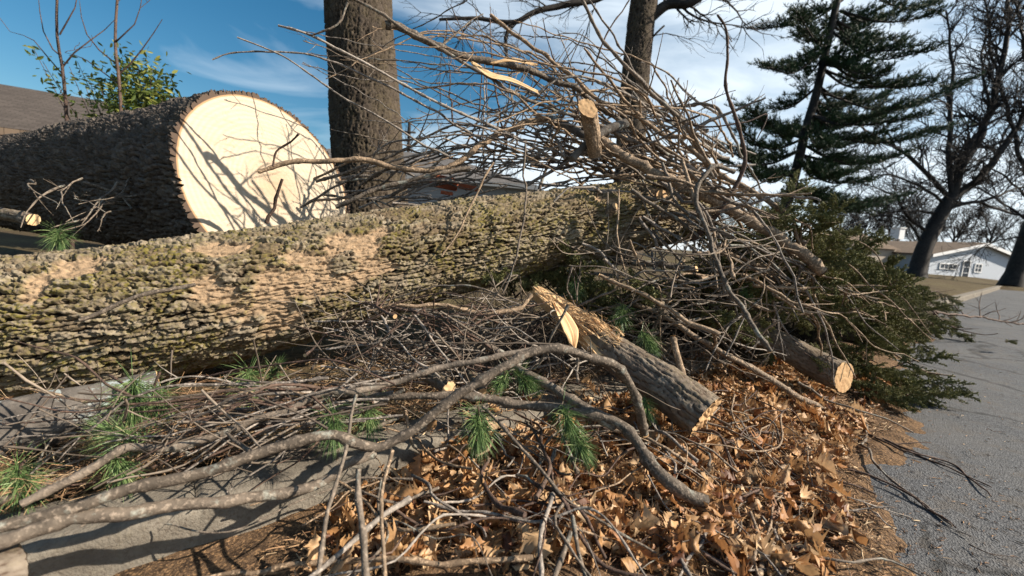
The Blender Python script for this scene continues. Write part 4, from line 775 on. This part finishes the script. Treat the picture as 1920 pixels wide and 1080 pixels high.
# ------------------------------------------------------------ cedar boughs heaped at the right
def bough_proto(seed, L_=.75):
    rng = np.random.default_rng(seed); st = MB(); fo = MB()
    p = np.zeros(3); d = np.array([1., 0, .1]); pts = [p]; n = 16
    for i in range(n): d = d+rng.normal(size=3)*.07-UPV*.012; d /= np.linalg.norm(d); pts.append(pts[-1]+d*L_/n)
    pts = np.array(pts); tube(st, pts, np.linspace(.009, .003, n+1), 6)
    for i in range(2, n+1):
        for sgn in (-1, 1):
            if rng.random() < .1: continue
            dd = np.array([.75, sgn*rng.uniform(.5, 1.1), rng.normal(0, .25)]); l = L_*.42*(1-.6*i/n)*rng.uniform(.6, 1.2); dd /= np.linalg.norm(dd); q = [pts[i]]; m_ = 7
            for j in range(m_): dd = dd+rng.normal(size=3)*.1+np.array([.06, 0, -.02]); dd /= np.linalg.norm(dd); q.append(q[-1]+dd*l/m_)
            q = np.array(q); tube(st, q, np.linspace(.003, .0015, m_+1), 4)
            for j in range(1, m_+1):
                for _ in range(3):
                    e = dd+rng.normal(size=3)*.6; e /= np.linalg.norm(e); c = q[j]+e*.01
                    needles(fo, c+e*.02, e, 11, .030, .6, .0030, rng, .03, .05)
    return st, fo
def place_boughs(protos, spots, label, group, name='cedar_bough'):
    cache = []
    for st, fo in protos:
        root = empty(name, (0, 0, 0), 'x', 'bough', group); st.obj('stem', M_DARK, root); fo.obj('foliage', M_NEED2, root, smooth=False); cache.append(root)
    for k, (c, rot, sc, lab) in enumerate(spots):
        src = cache[k % len(cache)]
        if k < len(cache): src.location = c; src.rotation_euler = rot; src.scale = (sc,)*3; src['label'] = lab
        else: copy_tree(src, c, rot, sc, lab)
rng = np.random.default_rng(61); spots = []
XT = [1270, 1330, 1400, 1480, 1600, 1700, 1800]; YT = [480, 420, 385, 400, 470, 540, 600]; YB = [640, 650, 655, 660, 745, 760, 765]
def blab(x, t, w='cedar bough'):
    h = 'topmost' if t < .2 else 'upper' if t < .42 else 'middle' if t < .62 else 'lower' if t < .82 else 'lowest'
    l = 'beside the mossy log end' if x < 1330 else 'behind the tan limb' if x < 1400 else 'around the sawn stubs' if x < 1470 else 'over the half-buried cut log' if x < 1540 else 'above the orange sawn end' if x < 1600 else 'right of the sawn end' if x < 1660 else 'spilling onto the road'
    return f"dark green {w}, {h} of those {l}"
for k in range(125):
    x = rng.uniform(1290, 1690) if k % 6 else rng.uniform(1600, 1720); yt = np.interp(x, XT, YT); yb = np.interp(x, XT, YB); t = rng.random()**1.25; y = yt+14+(yb-yt-22)*t
    ybb = max(yb, 600); db = F*.9/(ybb-(446+(x-960)*.07)); dt = db+(1.5 if x > 1560 else .05)
    d = dt+(db-dt)*t+rng.uniform(-.05, .3) if x > 1520 else rng.uniform(2.75, 3.4)+.3*(1-t); c = P(x, y, d)
    spots.append((c, (rng.normal(0, .5), rng.uniform(-.5, .7), rng.uniform(-2.4, 1.4)), rng.uniform(.45, .8)*(.6 if x > 1600 else .7 if x < 1520 else .9), blab(x, t)))
for k in range(38):                                        # boughs breaking through the sticks along the top of the slope
    x = rng.uniform(1370, 1640); t = rng.random(); y = np.interp(x, XT, YT)+15+150*t; d = rng.uniform(2.75, 3.1) if x < 1500 else rng.uniform(3.0, 3.6)
    spots.append((P(x, y, d), (rng.normal(0, .6), rng.uniform(-.9, .2), rng.uniform(-2.4, 1.4)), rng.uniform(.35, .6), f"olive cedar bough poking out among the sticks, {'highest' if t < .25 else 'lowest' if t > .75 else 'upper' if t < .5 else 'lower'} row, {'beside the snaking branch' if x < 1430 else 'over the big limb end' if x > 1500 and x < 1570 else 'nearest the bare trees' if x >= 1570 else 'above the sawn stubs'}"))
for (x, y, d, rz, lab) in [(1600, 735, 2.95, -.2, 'cedar spray lying right of the orange sawn end'), (1700, 740, 3.1, .1, 'cedar spray reaching out flat on the asphalt'), (1885, 640, 5.2, .3, 'small lone cedar sprig at the right edge of the road'), (1660, 700, 3.4, 0, 'cedar spray in front of the road corner'), (1215, 745, 2.1, .9, 'bright cedar sprig behind the splintered log')]:
    spots.append((P(x, y, d), (0, .05, rz), .5 if x < 1800 else .28, lab))
for k in range(26):                                        # dark greenery under the log end
    x = rng.uniform(960, 1300); y = rng.uniform(500, 610); t = (y-500)/110; spots.append((P(x, y, rng.uniform(2.8, 3.3)), (rng.normal(0, .5), rng.uniform(-.5, .5), rng.uniform(-3, 3)), rng.uniform(.5, .8), f"shaded green bough {'high' if t < .33 else 'low' if t > .66 else 'midway'} under the mossy log, {'left' if x < 1070 else 'right' if x > 1190 else 'centre'} part"))
for k in range(34):                                        # the far tail of the heap along the curb
    t = rng.random(); x = 1570+190*t; y = rng.uniform(515+25*t, 605); d = 760/(y-480); c = P(x, y, d); c[2] = max(c[2], .1)
    spots.append((c, (rng.normal(0, .4), rng.uniform(0, .5), rng.uniform(-3, 1)), .8, f"distant cedar bough at the far end of the heap, {'left' if t < .33 else 'right' if t > .66 else 'middle'} part, {'upper' if y < 545 else 'lower' if y > 572 else 'mid-height'}"))
place_boughs([bough_proto(700+k) for k in range(5)], spots, '', 'cedar boughs in the heap')
# added solid mounds, coloured dark to stand for the shade inside the heap
m, nt, b = mat('heap_shade_fill', .95, .1); nt.links.new(mixc(nt, ramp(nt, noise(nt, 25, 6), [(.35, (0,)), (.7, (1,))]), (.02, .018, .012), (.07, .055, .035)), b.inputs['Base Color']); bump(nt, b, noise(nt, 30, 6), 1, .05); M_IN = m
cx = np.array([(1120, 560, 3.7), (1330, 640, 3.9), (1430, 640, 4.7), (1540, 660, 5.6), (1620, 640, 6.8)]); cp = PP(cx); cp[:, 2] = .1
mb = MB()
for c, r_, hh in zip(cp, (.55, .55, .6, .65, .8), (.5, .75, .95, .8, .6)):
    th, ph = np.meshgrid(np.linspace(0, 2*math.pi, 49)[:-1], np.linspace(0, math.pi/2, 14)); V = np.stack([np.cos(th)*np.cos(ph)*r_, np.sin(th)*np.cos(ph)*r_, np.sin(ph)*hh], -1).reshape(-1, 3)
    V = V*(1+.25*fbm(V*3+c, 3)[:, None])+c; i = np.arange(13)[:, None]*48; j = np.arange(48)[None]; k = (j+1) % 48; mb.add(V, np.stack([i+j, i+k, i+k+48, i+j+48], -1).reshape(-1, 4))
tag(mb.obj('heap_filler', M_IN), 'added dark filler mounds standing for the shade deep inside the heap of cedar boughs', 'debris', kind='stuff')

# ------------------------------------------------------------ background trees
M_PINEF = m_attr('standing_pine_foliage', [(0, (.012, .03, .012)), (.5, (.025, .06, .022)), (1, (.06, .11, .035))], .6, .1, 3)
def tuftcloud(mb, pts, rng, n=9, ln=.16, w=.008):
    for p, d in pts: needles(mb, p, d, n, ln, .8, w, rng, .05, .0)
rng = np.random.default_rng(41); DP = 13.5
tp = PP([(1452, 480, DP), (1470, 400, DP), (1490, 330, DP), (1512, 240, DP), (1532, 170, DP), (1552, 80, DP), (1570, 0, DP), (1595, -120, DP), (1610, -260, DP)]); tp = np.vstack([[tp[0][0]-.15, tp[0][1], .4], tp])
root = empty('pine_tree', tp[0], 'tall dark pine with layered drooping boughs standing alone at right', 'tree')
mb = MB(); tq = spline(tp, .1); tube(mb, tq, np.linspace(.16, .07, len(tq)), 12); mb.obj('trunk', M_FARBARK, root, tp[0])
limbs = [(1600, -30, 1800, -20), (1580, 0, 1420, 55), (1575, 20, 1750, 30), (1570, 40, 1690, 75), (1560, 60, 1745, 95), (1555, 80, 1440, 125), (1550, 90, 1500, 20), (1548, 110, 1660, 140), (1542, 130, 1740, 160), (1535, 160, 1450, 205), (1530, 170, 1810, 150), (1528, 185, 1640, 225), (1520, 215, 1730, 215), (1515, 230, 1460, 250), (1513, 240, 1400, 200), (1512, 245, 1780, 235), (1508, 260, 1380, 235), (1505, 270, 1650, 300), (1505, 280, 1350, 275), (1500, 290, 1700, 285), (1498, 300, 1560, 335), (1495, 310, 1420, 330), (1490, 330, 1355, 300), (1500, 300, 1625, 340), (1515, 235, 1590, 270), (1525, 190, 1575, 240), (1490, 340, 1690, 365), (1488, 345, 1590, 385), (1485, 350, 1620, 400), (1560, 50, 1620, 20), (1590, -60, 1720, -40), (1590, -70, 1480, -30), (1600, -120, 1700, -130), (1550, 100, 1500, 150), (1570, 30, 1500, 70), (1535, 160, 1600, 180), (1520, 210, 1590, 230), (1545, 120, 1610, 110)]
lb_ = MB(); fo = MB()
for (x0, y0, x1, y1) in limbs:
    for rep_ in range(2):
        dz = rng.uniform(-2.2, 2.2); a_ = P(x0, y0, DP); jx = rng.uniform(-25, 25) if rep_ else 0; e_ = P(x1+jx+(0 if not rep_ else (x0-x1)*.35), y1+(rng.uniform(-15, 15) if rep_ else 0), DP+dz)
        md = (a_+e_)/2-UPV*.12*np.linalg.norm(e_-a_)+rng.normal(size=3)*.06; q = spline([a_, md, e_], .12); tube(lb_, q, np.linspace(.045, .012, len(q)), 5, 0, False)
        t = np.gradient(q, axis=0); n_ = len(q)
        for i in range(int(n_*.22), n_):
            for _ in range(3):
                tt = t[i]/np.linalg.norm(t[i]); d = rdir(tt, rng.uniform(.3, 1.1), rng); d[2] = abs(d[2])*.35+.02; l = rng.uniform(.2, .8)*(1.2-.5*i/n_); m_ = max(2, int(l/.12)); pp = [q[i]+d*l*j/m_+UPV*.05*(j/m_)**2+rng.normal(size=3)*.03 for j in range(m_+1)]
                tube(lb_, np.array(pp), .008, 3, 0, False)
                tuftcloud(fo, [(p_, d+UPV*.6) for p_ in pp[1:]], rng, 9, .17, .0065)
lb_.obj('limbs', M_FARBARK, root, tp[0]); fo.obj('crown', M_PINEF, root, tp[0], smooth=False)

def bare(name, lab, base, pts, r0_, r1_, limbs, seed, lvl=3, minr=.006, ll=2.6, group=None, m=None):
    rng = np.random.default_rng(seed); root = empty(name, base, lab, 'tree', group); tb = MB(); q = spline(np.vstack([[base], pts]), .2)
    rr = np.interp(np.linspace(0, 1, len(q)), [0, .12, 1], [r0_*1.35, r0_, r1_]); tube(tb, q, rr, 14); tb.obj('trunk', m or M_FARBARK, root, base); cb = MB()
    for (l, ra) in limbs:
        q = spline(np.array(l), .25); o = rng.uniform(0, 50); q = q+np.stack([vn(q*1.3+o, k) for k in range(3)], 1)*.12*sm(0, .3, np.linspace(0, 1, len(q)))[:, None]
        tube(cb, q, np.linspace(ra, ra*.3, len(q)), 7, 0, False); t = np.gradient(q, axis=0)
        for i in range(3, len(q)):
            if rng.random() < .55: tt = t[i]/np.linalg.norm(t[i]); sub(cb, q[i], rdir(tt, rng.uniform(.4, 1.1), rng), ll*rng.uniform(.4, 1), ra*.33, lvl-1, rng, minr, .03)
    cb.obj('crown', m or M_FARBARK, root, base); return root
D = 27.
b0 = P(1716, 520, D); b0[2] = float(lawnz(b0[:1], b0[1:2])[0])-.1
bare('bare_tree', 'large leafless tree with a thick leaning trunk before the white house', b0, PP([(1735, 460, D), (1765, 400, D), (1785, 368, D)]), .46, .36, [
    (PP([(1785, 375, D), (1800, 320, D), (1840, 250, D), (1870, 160, D), (1890, 40, D), (1900, -60, D)]), .26), (PP([(1785, 370, D), (1780, 300, D), (1782, 230, D), (1785, 120, D), (1775, 20, D)]), .17),
    (PP([(1790, 368, D), (1840, 330, D), (1880, 280, D), (1930, 200, D), (1990, 100, D)]), .24), (PP([(1780, 370, D), (1740, 330, D), (1700, 290, D), (1650, 260, D), (1600, 230, D-2)]), .15),
    (PP([(1765, 385, D), (1830, 380, D), (1900, 400, D), (1980, 410, D)]), .12), (PP([(1760, 395, D), (1850, 372, D-1), (1930, 350, D-1)]), .12), (PP([(1760, 400, D), (1700, 395, D), (1640, 400, D)]), .09),
    (PP([(1745, 440, D), (1700, 400, D), (1680, 370, D), (1640, 350, D)]), .12), (PP([(1810, 290, D), (1850, 210, D), (1840, 120, D), (1850, 40, D)]), .12), (PP([(1775, 385, D), (1720, 345, D), (1660, 330, D), (1590, 345, D)]), .10),
    (PP([(1730, 455, D), (1700, 415, D), (1650, 405, D), (1600, 395, D)]), .08), (PP([(1840, 240, D), (1900, 210, D), (1960, 220, D)]), .09)], 81, 3, .012)
b0 = P(1896, 536, 27); b0[2] = float(lawnz(b0[:1], b0[1:2])[0])-.1
bare('bare_tree', 'leafless tree cut by the right edge of the picture', b0, PP([(1920, 470, 27), (1950, 380, 27), (1965, 300, 27)]), .5, .4, [
    (PP([(1950, 370, 27), (1910, 290, 27), (1890, 200, 27), (1860, 100, 27), (1850, 0, 27)]), .14), (PP([(1960, 320, 27), (1930, 200, 27), (1920, 80, 27), (1900, -20, 27)]), .15), (PP([(1935, 420, 27), (1880, 380, 27), (1820, 350, 27), (1760, 350, 27)]), .08), (PP([(1945, 390, 27), (1870, 320, 27), (1800, 290, 27)]), .08), (PP([(1965, 300, 27), (2030, 150, 27), (2080, 0, 27)]), .2), (PP([(1930, 440, 27), (1880, 450, 27), (1830, 470, 27)]), .06)], 82, 3, .01)
# leafless young trees behind the huge log and along the horizon
M_LFT = m_attr('shrub_leaf', [(0, (.04, .07, .015)), (.5, (.12, .16, .03)), (1, (.28, .28, .06))], .5, .3, 8)
for k, (x, y, d, x1, y1, lb) in enumerate([(122, 175, 5.2, 108, -40, 'left of two thin leafless saplings behind the huge log'), (226, 190, 5.0, 222, -30, 'right of two thin leafless saplings behind the huge log')]):
    bs = P(x+4, y+120, d); bs[2] = .3
    bare('sapling', lb, bs, PP([(x, y, d), ((x+x1)/2-8, (y+y1)/2, d), (x1, y1, d)]), .022, .012, [(PP([(x-4, y-50, d), (x+50, y-100, d), (x+90, y-150, d)]), .010), (PP([(x-8, y-70, d), (x-50, y-120, d), (x-60, y-180, d)]), .009), (PP([(x, y-30, d), (x-60, y-90, d), (x-110, y-110, d)]), .008), (PP([(x-10, y-110, d), (x+30, y-150, d), (x+45, y-210, d)]), .009)], 90+k, 2, .0035, .8, None, M_DARK)
rng = np.random.default_rng(17); c0 = P(252, 175, 5.6); root = empty('shrub', (c0[0], c0[1], .4), 'yellow-green leafy shrub peeking over the huge log', 'shrub'); st = MB(); lf = MB(); bs = np.array([c0[0], c0[1], .4])
TIPS = [(x, y, 5.6+rng.uniform(-.5, .5)) for x, y in [(215, 150), (225, 120), (240, 110), (260, 125), (285, 128), (300, 140), (312, 160), (290, 180), (250, 175), (230, 185), (270, 155), (210, 175), (305, 185), (145, 115), (165, 140), (185, 155), (130, 125), (60, 85), (80, 115), (160, 160)]]
for x in TIPS:
    q = spline([bs, (bs+P(*x))/2+rng.normal(size=3)*.08, P(*x)], .08); tube(st, q, np.linspace(.012, .003, len(q)), 5); n_ = len(q)
    for i in range(n_//2, n_):
        for _ in range(22 if x[0] > 200 else 3):
            c = q[i]+rng.normal(size=3)*(.11 if x[0] > 200 else .06); R = rotm(rng, .9); l = rng.uniform(.025, .055); V = np.array([[-l, 0, 0], [-.2*l, .35*l, .06*l], [-.2*l, -.35*l, .06*l], [.5*l, .28*l, 0], [.5*l, -.28*l, 0], [l, 0, -.1*l], [.1*l, 0, -.08*l]])
            lf.add(V @ R.T+c, [[0, 6, 1], [0, 2, 6], [1, 6, 3], [2, 4, 6], [3, 6, 5], [6, 4, 5]], rng.random())
st.obj('stem', M_DARK, root, bs); lf.obj('foliage', M_LFT, root, bs, smooth=False)
rng = np.random.default_rng(19); pro = []
for k in range(4):
    q = np.array([[0, 0, 0], [.1, 0, 2.5], [.0, .1, 4.5], [.3, 0, 7]]); lm_ = []
    for j in range(8):
        a = rng.uniform(0, 6.3); z = rng.uniform(2, 5.5); e = rng.uniform(1.5, 3.5); lm_.append((np.array([[.05, 0, z], [math.cos(a)*e*.5, math.sin(a)*e*.5, z+e*.8], [math.cos(a)*e, math.sin(a)*e, z+e*1.7]]), .09))
    pro.append(bare('distant_tree', 'x', q[0], q[1:], .2, .08, lm_, 500+k, 3, .018, 2.2, 'leafless trees along the horizon'))
TX = [(765, 'behind the house between the trunks'), (800, 'over the grey roof left of the heap'), (850, 'over the middle of the grey roof'), (905, 'over the right end of the grey roof'), (1240, 'right of the second standing trunk'), (1300, 'behind the heap peak'), (1350, 'left of the pine'), (1560, 'just right of the pine trunk'), (1610, 'left of the white house roof'), (1660, 'at the left wing of the white house'), (1845, 'behind the gable of the white house'), (1900, 'at the right side of the white house'), (1780, 'behind the roof ridge of the white house'), (1420, 'behind the pine boughs at left'), (600, 'beside the standing trunk, over the far roof'), (1720, 'behind the large leaning trunk')]
for k, (x, w) in enumerate(TX):
    d = rng.uniform(42, 60) if x < 1500 else rng.uniform(66, 85); p = P(x, 446+(x-960)*.07, d); p[2] = 0; sc = (rng.uniform(.85, 1.15) if x < 1300 else rng.uniform(.7, 1.0))*d/55
    lab = f"leafless distant tree {w}"
    if k < 4: pro[k].location = p; pro[k].scale = (sc,)*3; pro[k]['label'] = lab
    else: copy_tree(pro[k % 4], p, (0, 0, rng.uniform(0, 6)), sc, lab)

# ------------------------------------------------------------ houses
def m_flat(name, c, rough=.8, bs=0, sc=40):
    m, nt, b = mat(name, rough, .25); nt.links.new(mixc(nt, ramp(nt, noise(nt, sc, 4), [(.35, (0,)), (.7, (.6,))]), c, tuple(x*.72 for x in c)), b.inputs['Base Color'])
    if bs: bump(nt, b, noise(nt, sc*3, 3), .4, bs)
    return m
def m_shingle(name, c):
    m, nt, b = mat(name, .9, .15); br = N(nt, 'TexBrick', Scale=1.0); br.inputs['Brick Width'].default_value = .3; br.inputs['Row Height'].default_value = .14; br.inputs['Mortar Size'].default_value = .008
    br.inputs['Color1'].default_value = (*c, 1); br.inputs['Color2'].default_value = (*[x*.7 for x in c], 1); br.inputs['Mortar'].default_value = (*[x*.4 for x in c], 1)
    t = N(nt, 'TexCoord'); nt.links.new(t.outputs['Object'], br.inputs['Vector']); nt.links.new(br.outputs[0], b.inputs['Base Color']); return m
M_SH1, M_SH2, M_SH3 = m_shingle('grey_shingles', (.14, .13, .125)), m_shingle('brown_shingles', (.17, .125, .09)), m_shingle('dark_shingles', (.09, .075, .065))
M_WHITE = m_flat('white_siding', (.50, .54, .60)); M_TRIM = m_flat('white_trim', (.8, .8, .8)); M_GLASS, _n, _b = mat('window_glass', .1, .5); _b.inputs['Base Color'].default_value = (.02, .03, .045, 1)
M_BRICK = m_flat('red_brick', (.34, .10, .05), .9, .004); M_SHADEW = m_flat('shade_toned_white_siding', (.24, .25, .26)); M_TANW = m_flat('tan_siding', (.42, .36, .3))  # hipped-roof house: its white siding is greyed here, shade put into the colour
def quadbox(mb, lo, hi):
    x0, y0, z0 = lo; x1, y1, z1 = hi; mb.add([[x0, y0, z0], [x1, y0, z0], [x1, y1, z0], [x0, y1, z0], [x0, y0, z1], [x1, y0, z1], [x1, y1, z1], [x0, y1, z1]], [[0, 3, 2, 1], [4, 5, 6, 7], [0, 1, 5, 4], [1, 2, 6, 5], [2, 3, 7, 6], [3, 0, 4, 7]])
def house(label, org, rot, w, dp, h, rise, wm, rm, hip=0., openings=(), extra=None, boards=True, trim=None):
    """front wall on y=0 running along x 0..w; the ridge runs along y (gable front) or x (hip)"""
    root = empty('house', org, label, 'house'); root.rotation_euler = (0, 0, rot); g = .45
    def add(name, m, mb, par=root): o = mb.obj(name, m, par, None, smooth=False); o.location = (0, 0, 0); return o
    mb = MB(); bh = .14; nrow = int((h+rise)/bh)
    quadbox(mb, (0, 0, -.6), (w, dp, h))
    if not hip: mb.add([[0, 0, h], [w, 0, h], [w/2, 0, h+rise], [0, dp, h], [w, dp, h], [w/2, dp, h+rise]], [[0, 1, 2], [4, 3, 5]])
    if boards:
        for i in range(nrow):                              # lapped siding boards on the front and the left side
            z = i*bh+.02; z1 = z+bh-.01; xa = 0 if z1 < h else (z1-h)/rise*w/2
            if hip and z1 > h: break
            if xa < w/2-.05: mb.add([[xa, -.03, z], [w-xa, -.03, z], [w-xa, -.004, z1], [xa, -.004, z1], [xa, -.001, z], [w-xa, -.001, z]], [[0, 1, 2, 3], [4, 5, 1, 0]])
            if z1 < h: mb.add([[-.03, dp, z], [-.03, 0, z], [-.004, 0, z1], [-.004, dp, z1], [-.001, dp, z], [-.001, 0, z]], [[0, 1, 2, 3], [4, 5, 1, 0]])
    add('wall', wm, mb)
    mb = MB(); e = .5; k = rise/(w/2) if not hip else 0
    if not hip:
        for s in (0, 1):
            X = [-e, w/2] if s == 0 else [w+e, w/2]; Z = [h-k*e, h+rise]; v = []
            for t in (0.02, .16): v += [[X[0], -g, Z[0]+t], [X[1], -g, Z[1]+t], [X[1], dp+g, Z[1]+t], [X[0], dp+g, Z[0]+t]]
            mb.add(v, [[0, 1, 2, 3], [4, 5, 6, 7], [0, 1, 5, 4], [3, 2, 6, 7], [0, 3, 7, 4]])
        rf = add('roof', rm, mb); fb = MB()
        for s in (0, 1):
            X = [-e, w/2] if s == 0 else [w+e, w/2]
            fb.add([[X[0], -g-.04, h-k*e-.14], [X[1], -g-.04, h+rise-.14], [X[1], -g-.04, h+rise+.13], [X[0], -g-.04, h-k*e+.13], [X[0], -g-.005, h-k*e-.14], [X[1], -g-.005, h+rise-.14], [X[1], -g-.005, h+rise+.13], [X[0], -g-.005, h-k*e+.13]], [[0, 1, 2, 3], [0, 1, 5, 4], [3, 2, 6, 7]])
        f_ = fb.obj('bargeboard', trim or M_TRIM, rf, None, smooth=False); f_.location = (0, 0, 0)
    else:
        v = [[-e, -e, h], [w+e, -e, h], [w+e, dp+e, h], [-e, dp+e, h], [hip, dp/2, h+rise], [w-hip, dp/2, h+rise]]
        mb.add(v, [[0, 1, 5, 4], [2, 3, 4, 5]]); mb.add(v, [[1, 2, 5], [3, 0, 4]]); rf = add('roof', rm, mb); fb = MB(); quadbox(fb, (-e, -e, h-.2), (w+e, dp+e, h-.01)); f_ = fb.obj('fascia', trim or M_TRIM, rf, None, smooth=False); f_.location = (0, 0, 0)
    for (kind, x0, z0, x1, z1, nv, nh) in openings:
        mb = MB(); f = .09
        for (a, b2, c, d) in ((x0-f, z0-f, x1+f, z0), (x0-f, z1, x1+f, z1+f), (x0-f, z0, x0, z1), (x1, z0, x1+f, z1)): quadbox(mb, (a, -.10, b2), (c, -.02, d))
        for i in range(1, nv): xx_ = x0+(x1-x0)*i/nv; quadbox(mb, (xx_-.03, -.085, z0), (xx_+.03, -.03, z1))
        for i in range(1, nh): zz_ = z0+(z1-z0)*i/nh; quadbox(mb, (x0, -.08, zz_-.02), (x1, -.035, zz_+.02))
        fr = add('window' if kind == 'w' else 'door', M_TRIM, mb)
        mb = MB(); quadbox(mb, (x0, -.06, z0), (x1, -.035, z1)); o = mb.obj('pane' if kind == 'w' else 'glazing', M_GLASS, fr, None, smooth=False); o.location = (0, 0, 0)
    if extra: extra(root, add)
    return root
def ch(root, add):
    mb = MB(); quadbox(mb, (1.5, 4, 3.6), (2.2, 4.9, 4.7)); quadbox(mb, (1.42, 3.92, 4.7), (2.28, 4.98, 4.8)); add('chimney', M_TRIM, mb)
    mb = MB(); quadbox(mb, (-4.2, 3.0, -.4), (-.02, 10, 2.5)); add('wing', M_TANW, mb); mb = MB(); mb.add([[-4.6, 2.6, 2.45], [.1, 2.6, 2.45], [.1, 6.5, 4.0], [-4.6, 6.5, 4.0], [-4.6, 10.4, 2.45], [.1, 10.4, 2.45]], [[0, 1, 2, 3], [3, 2, 5, 4]]); add('wing_roof', M_SH2, mb)
pa, pb = P(1738, 520, 40), P(1912, 530, 43); rot = math.atan2(pb[1]-pa[1], pb[0]-pa[0]); wd_ = float(np.hypot(*(pb-pa)[:2]))
house('white sided single-storey house with brown roof across the far road', (pa[0], pa[1], min(pa[2], pb[2])), rot, wd_, 12, 2.15, 1.35, M_WHITE, M_SH2, 0, [('w', 1.3, .95, 3.4, 1.35, 4, 1), ('d', 4.3, .1, 5.1, 1.75, 1, 3), ('w', 5.9, .85, 6.7, 1.55, 2, 2)], ch)
house('long low house with grey hipped roof seen behind the big standing trunk', (-13.5, 20, .5), .12, 14, 9, 3.1, 1.9, M_SHADEW, M_SH1, 4.5, [('w', 4.0, 1.2, 5.6, 2.4, 2, 1)], trim=M_SHADEW)
house('house with a dark sloping roof behind the huge log at the left', (-20.5, 8.4, .5), .55, 11.5, 10, 2.5, 2.1, M_TANW, M_SH3, 3.2, [('w', 2.0, 1.2, 3.4, 2.3, 2, 1), ('w', 5.0, 1.2, 6.4, 2.3, 2, 1)], trim=M_SH2)
# bricks and a pole
for k, (x, y, d, rz, lb) in enumerate([(832, 342, 3.1, .4, 'upright red brick lying behind the mossy log'), (880, 352, 3.0, .1, 'flat red brick on the right behind the mossy log'), (838, 362, 2.95, .0, 'small flat piece of red brick behind the mossy log')]):
    sz = [(.10, .05, .045), (.075, .045, .018), (.04, .03, .012)][k]; mb = MB(); g_ = np.linspace(-1, 1, 7)
    for ax_ in range(3):
        for sg in (-1, 1):
            A, B2 = np.meshgrid(g_, g_); V = np.zeros((49, 3)); V[:, ax_] = sg; V[:, (ax_+1) % 3] = A.ravel(); V[:, (ax_+2) % 3] = B2.ravel()
            l = np.linalg.norm(V**6, axis=1)**(1/6.); V = V/l[:, None]**.9*np.array(sz); V += .0018*fbm(V*90, 3)[:, None]
            i = (np.arange(6)[:, None]*7+np.arange(6)[None]).ravel(); mb.add(V, np.stack([i, i+1, i+8, i+7], 1))
    o = tag(mb.obj('brick', M_BRICK, smooth=False), lb, 'brick'); o.location = P(x, y, d); o.rotation_euler = (.1, .1, rz)
p0 = P(765, 300, 30); mb = MB(); tube(mb, np.array([[p0[0], p0[1], 0], [p0[0], p0[1], 4], [p0[0], p0[1], 8.4]]), [.14, .13, .11], 12); root = empty('utility_pole', (p0[0], p0[1], 0), 'thin wooden pole right of the standing trunk, beyond the grey roof', 'pole')
mb.obj('pole', M_FARBARK, root, np.array([p0[0], p0[1], 0])); mb = MB(); quadbox(mb, (p0[0]-.5, p0[1]-.25, 7.7), (p0[0]+.5, p0[1]-.13, 7.82)); mb.obj('crossarm', M_FARBARK, root, np.array([p0[0], p0[1], 0]))
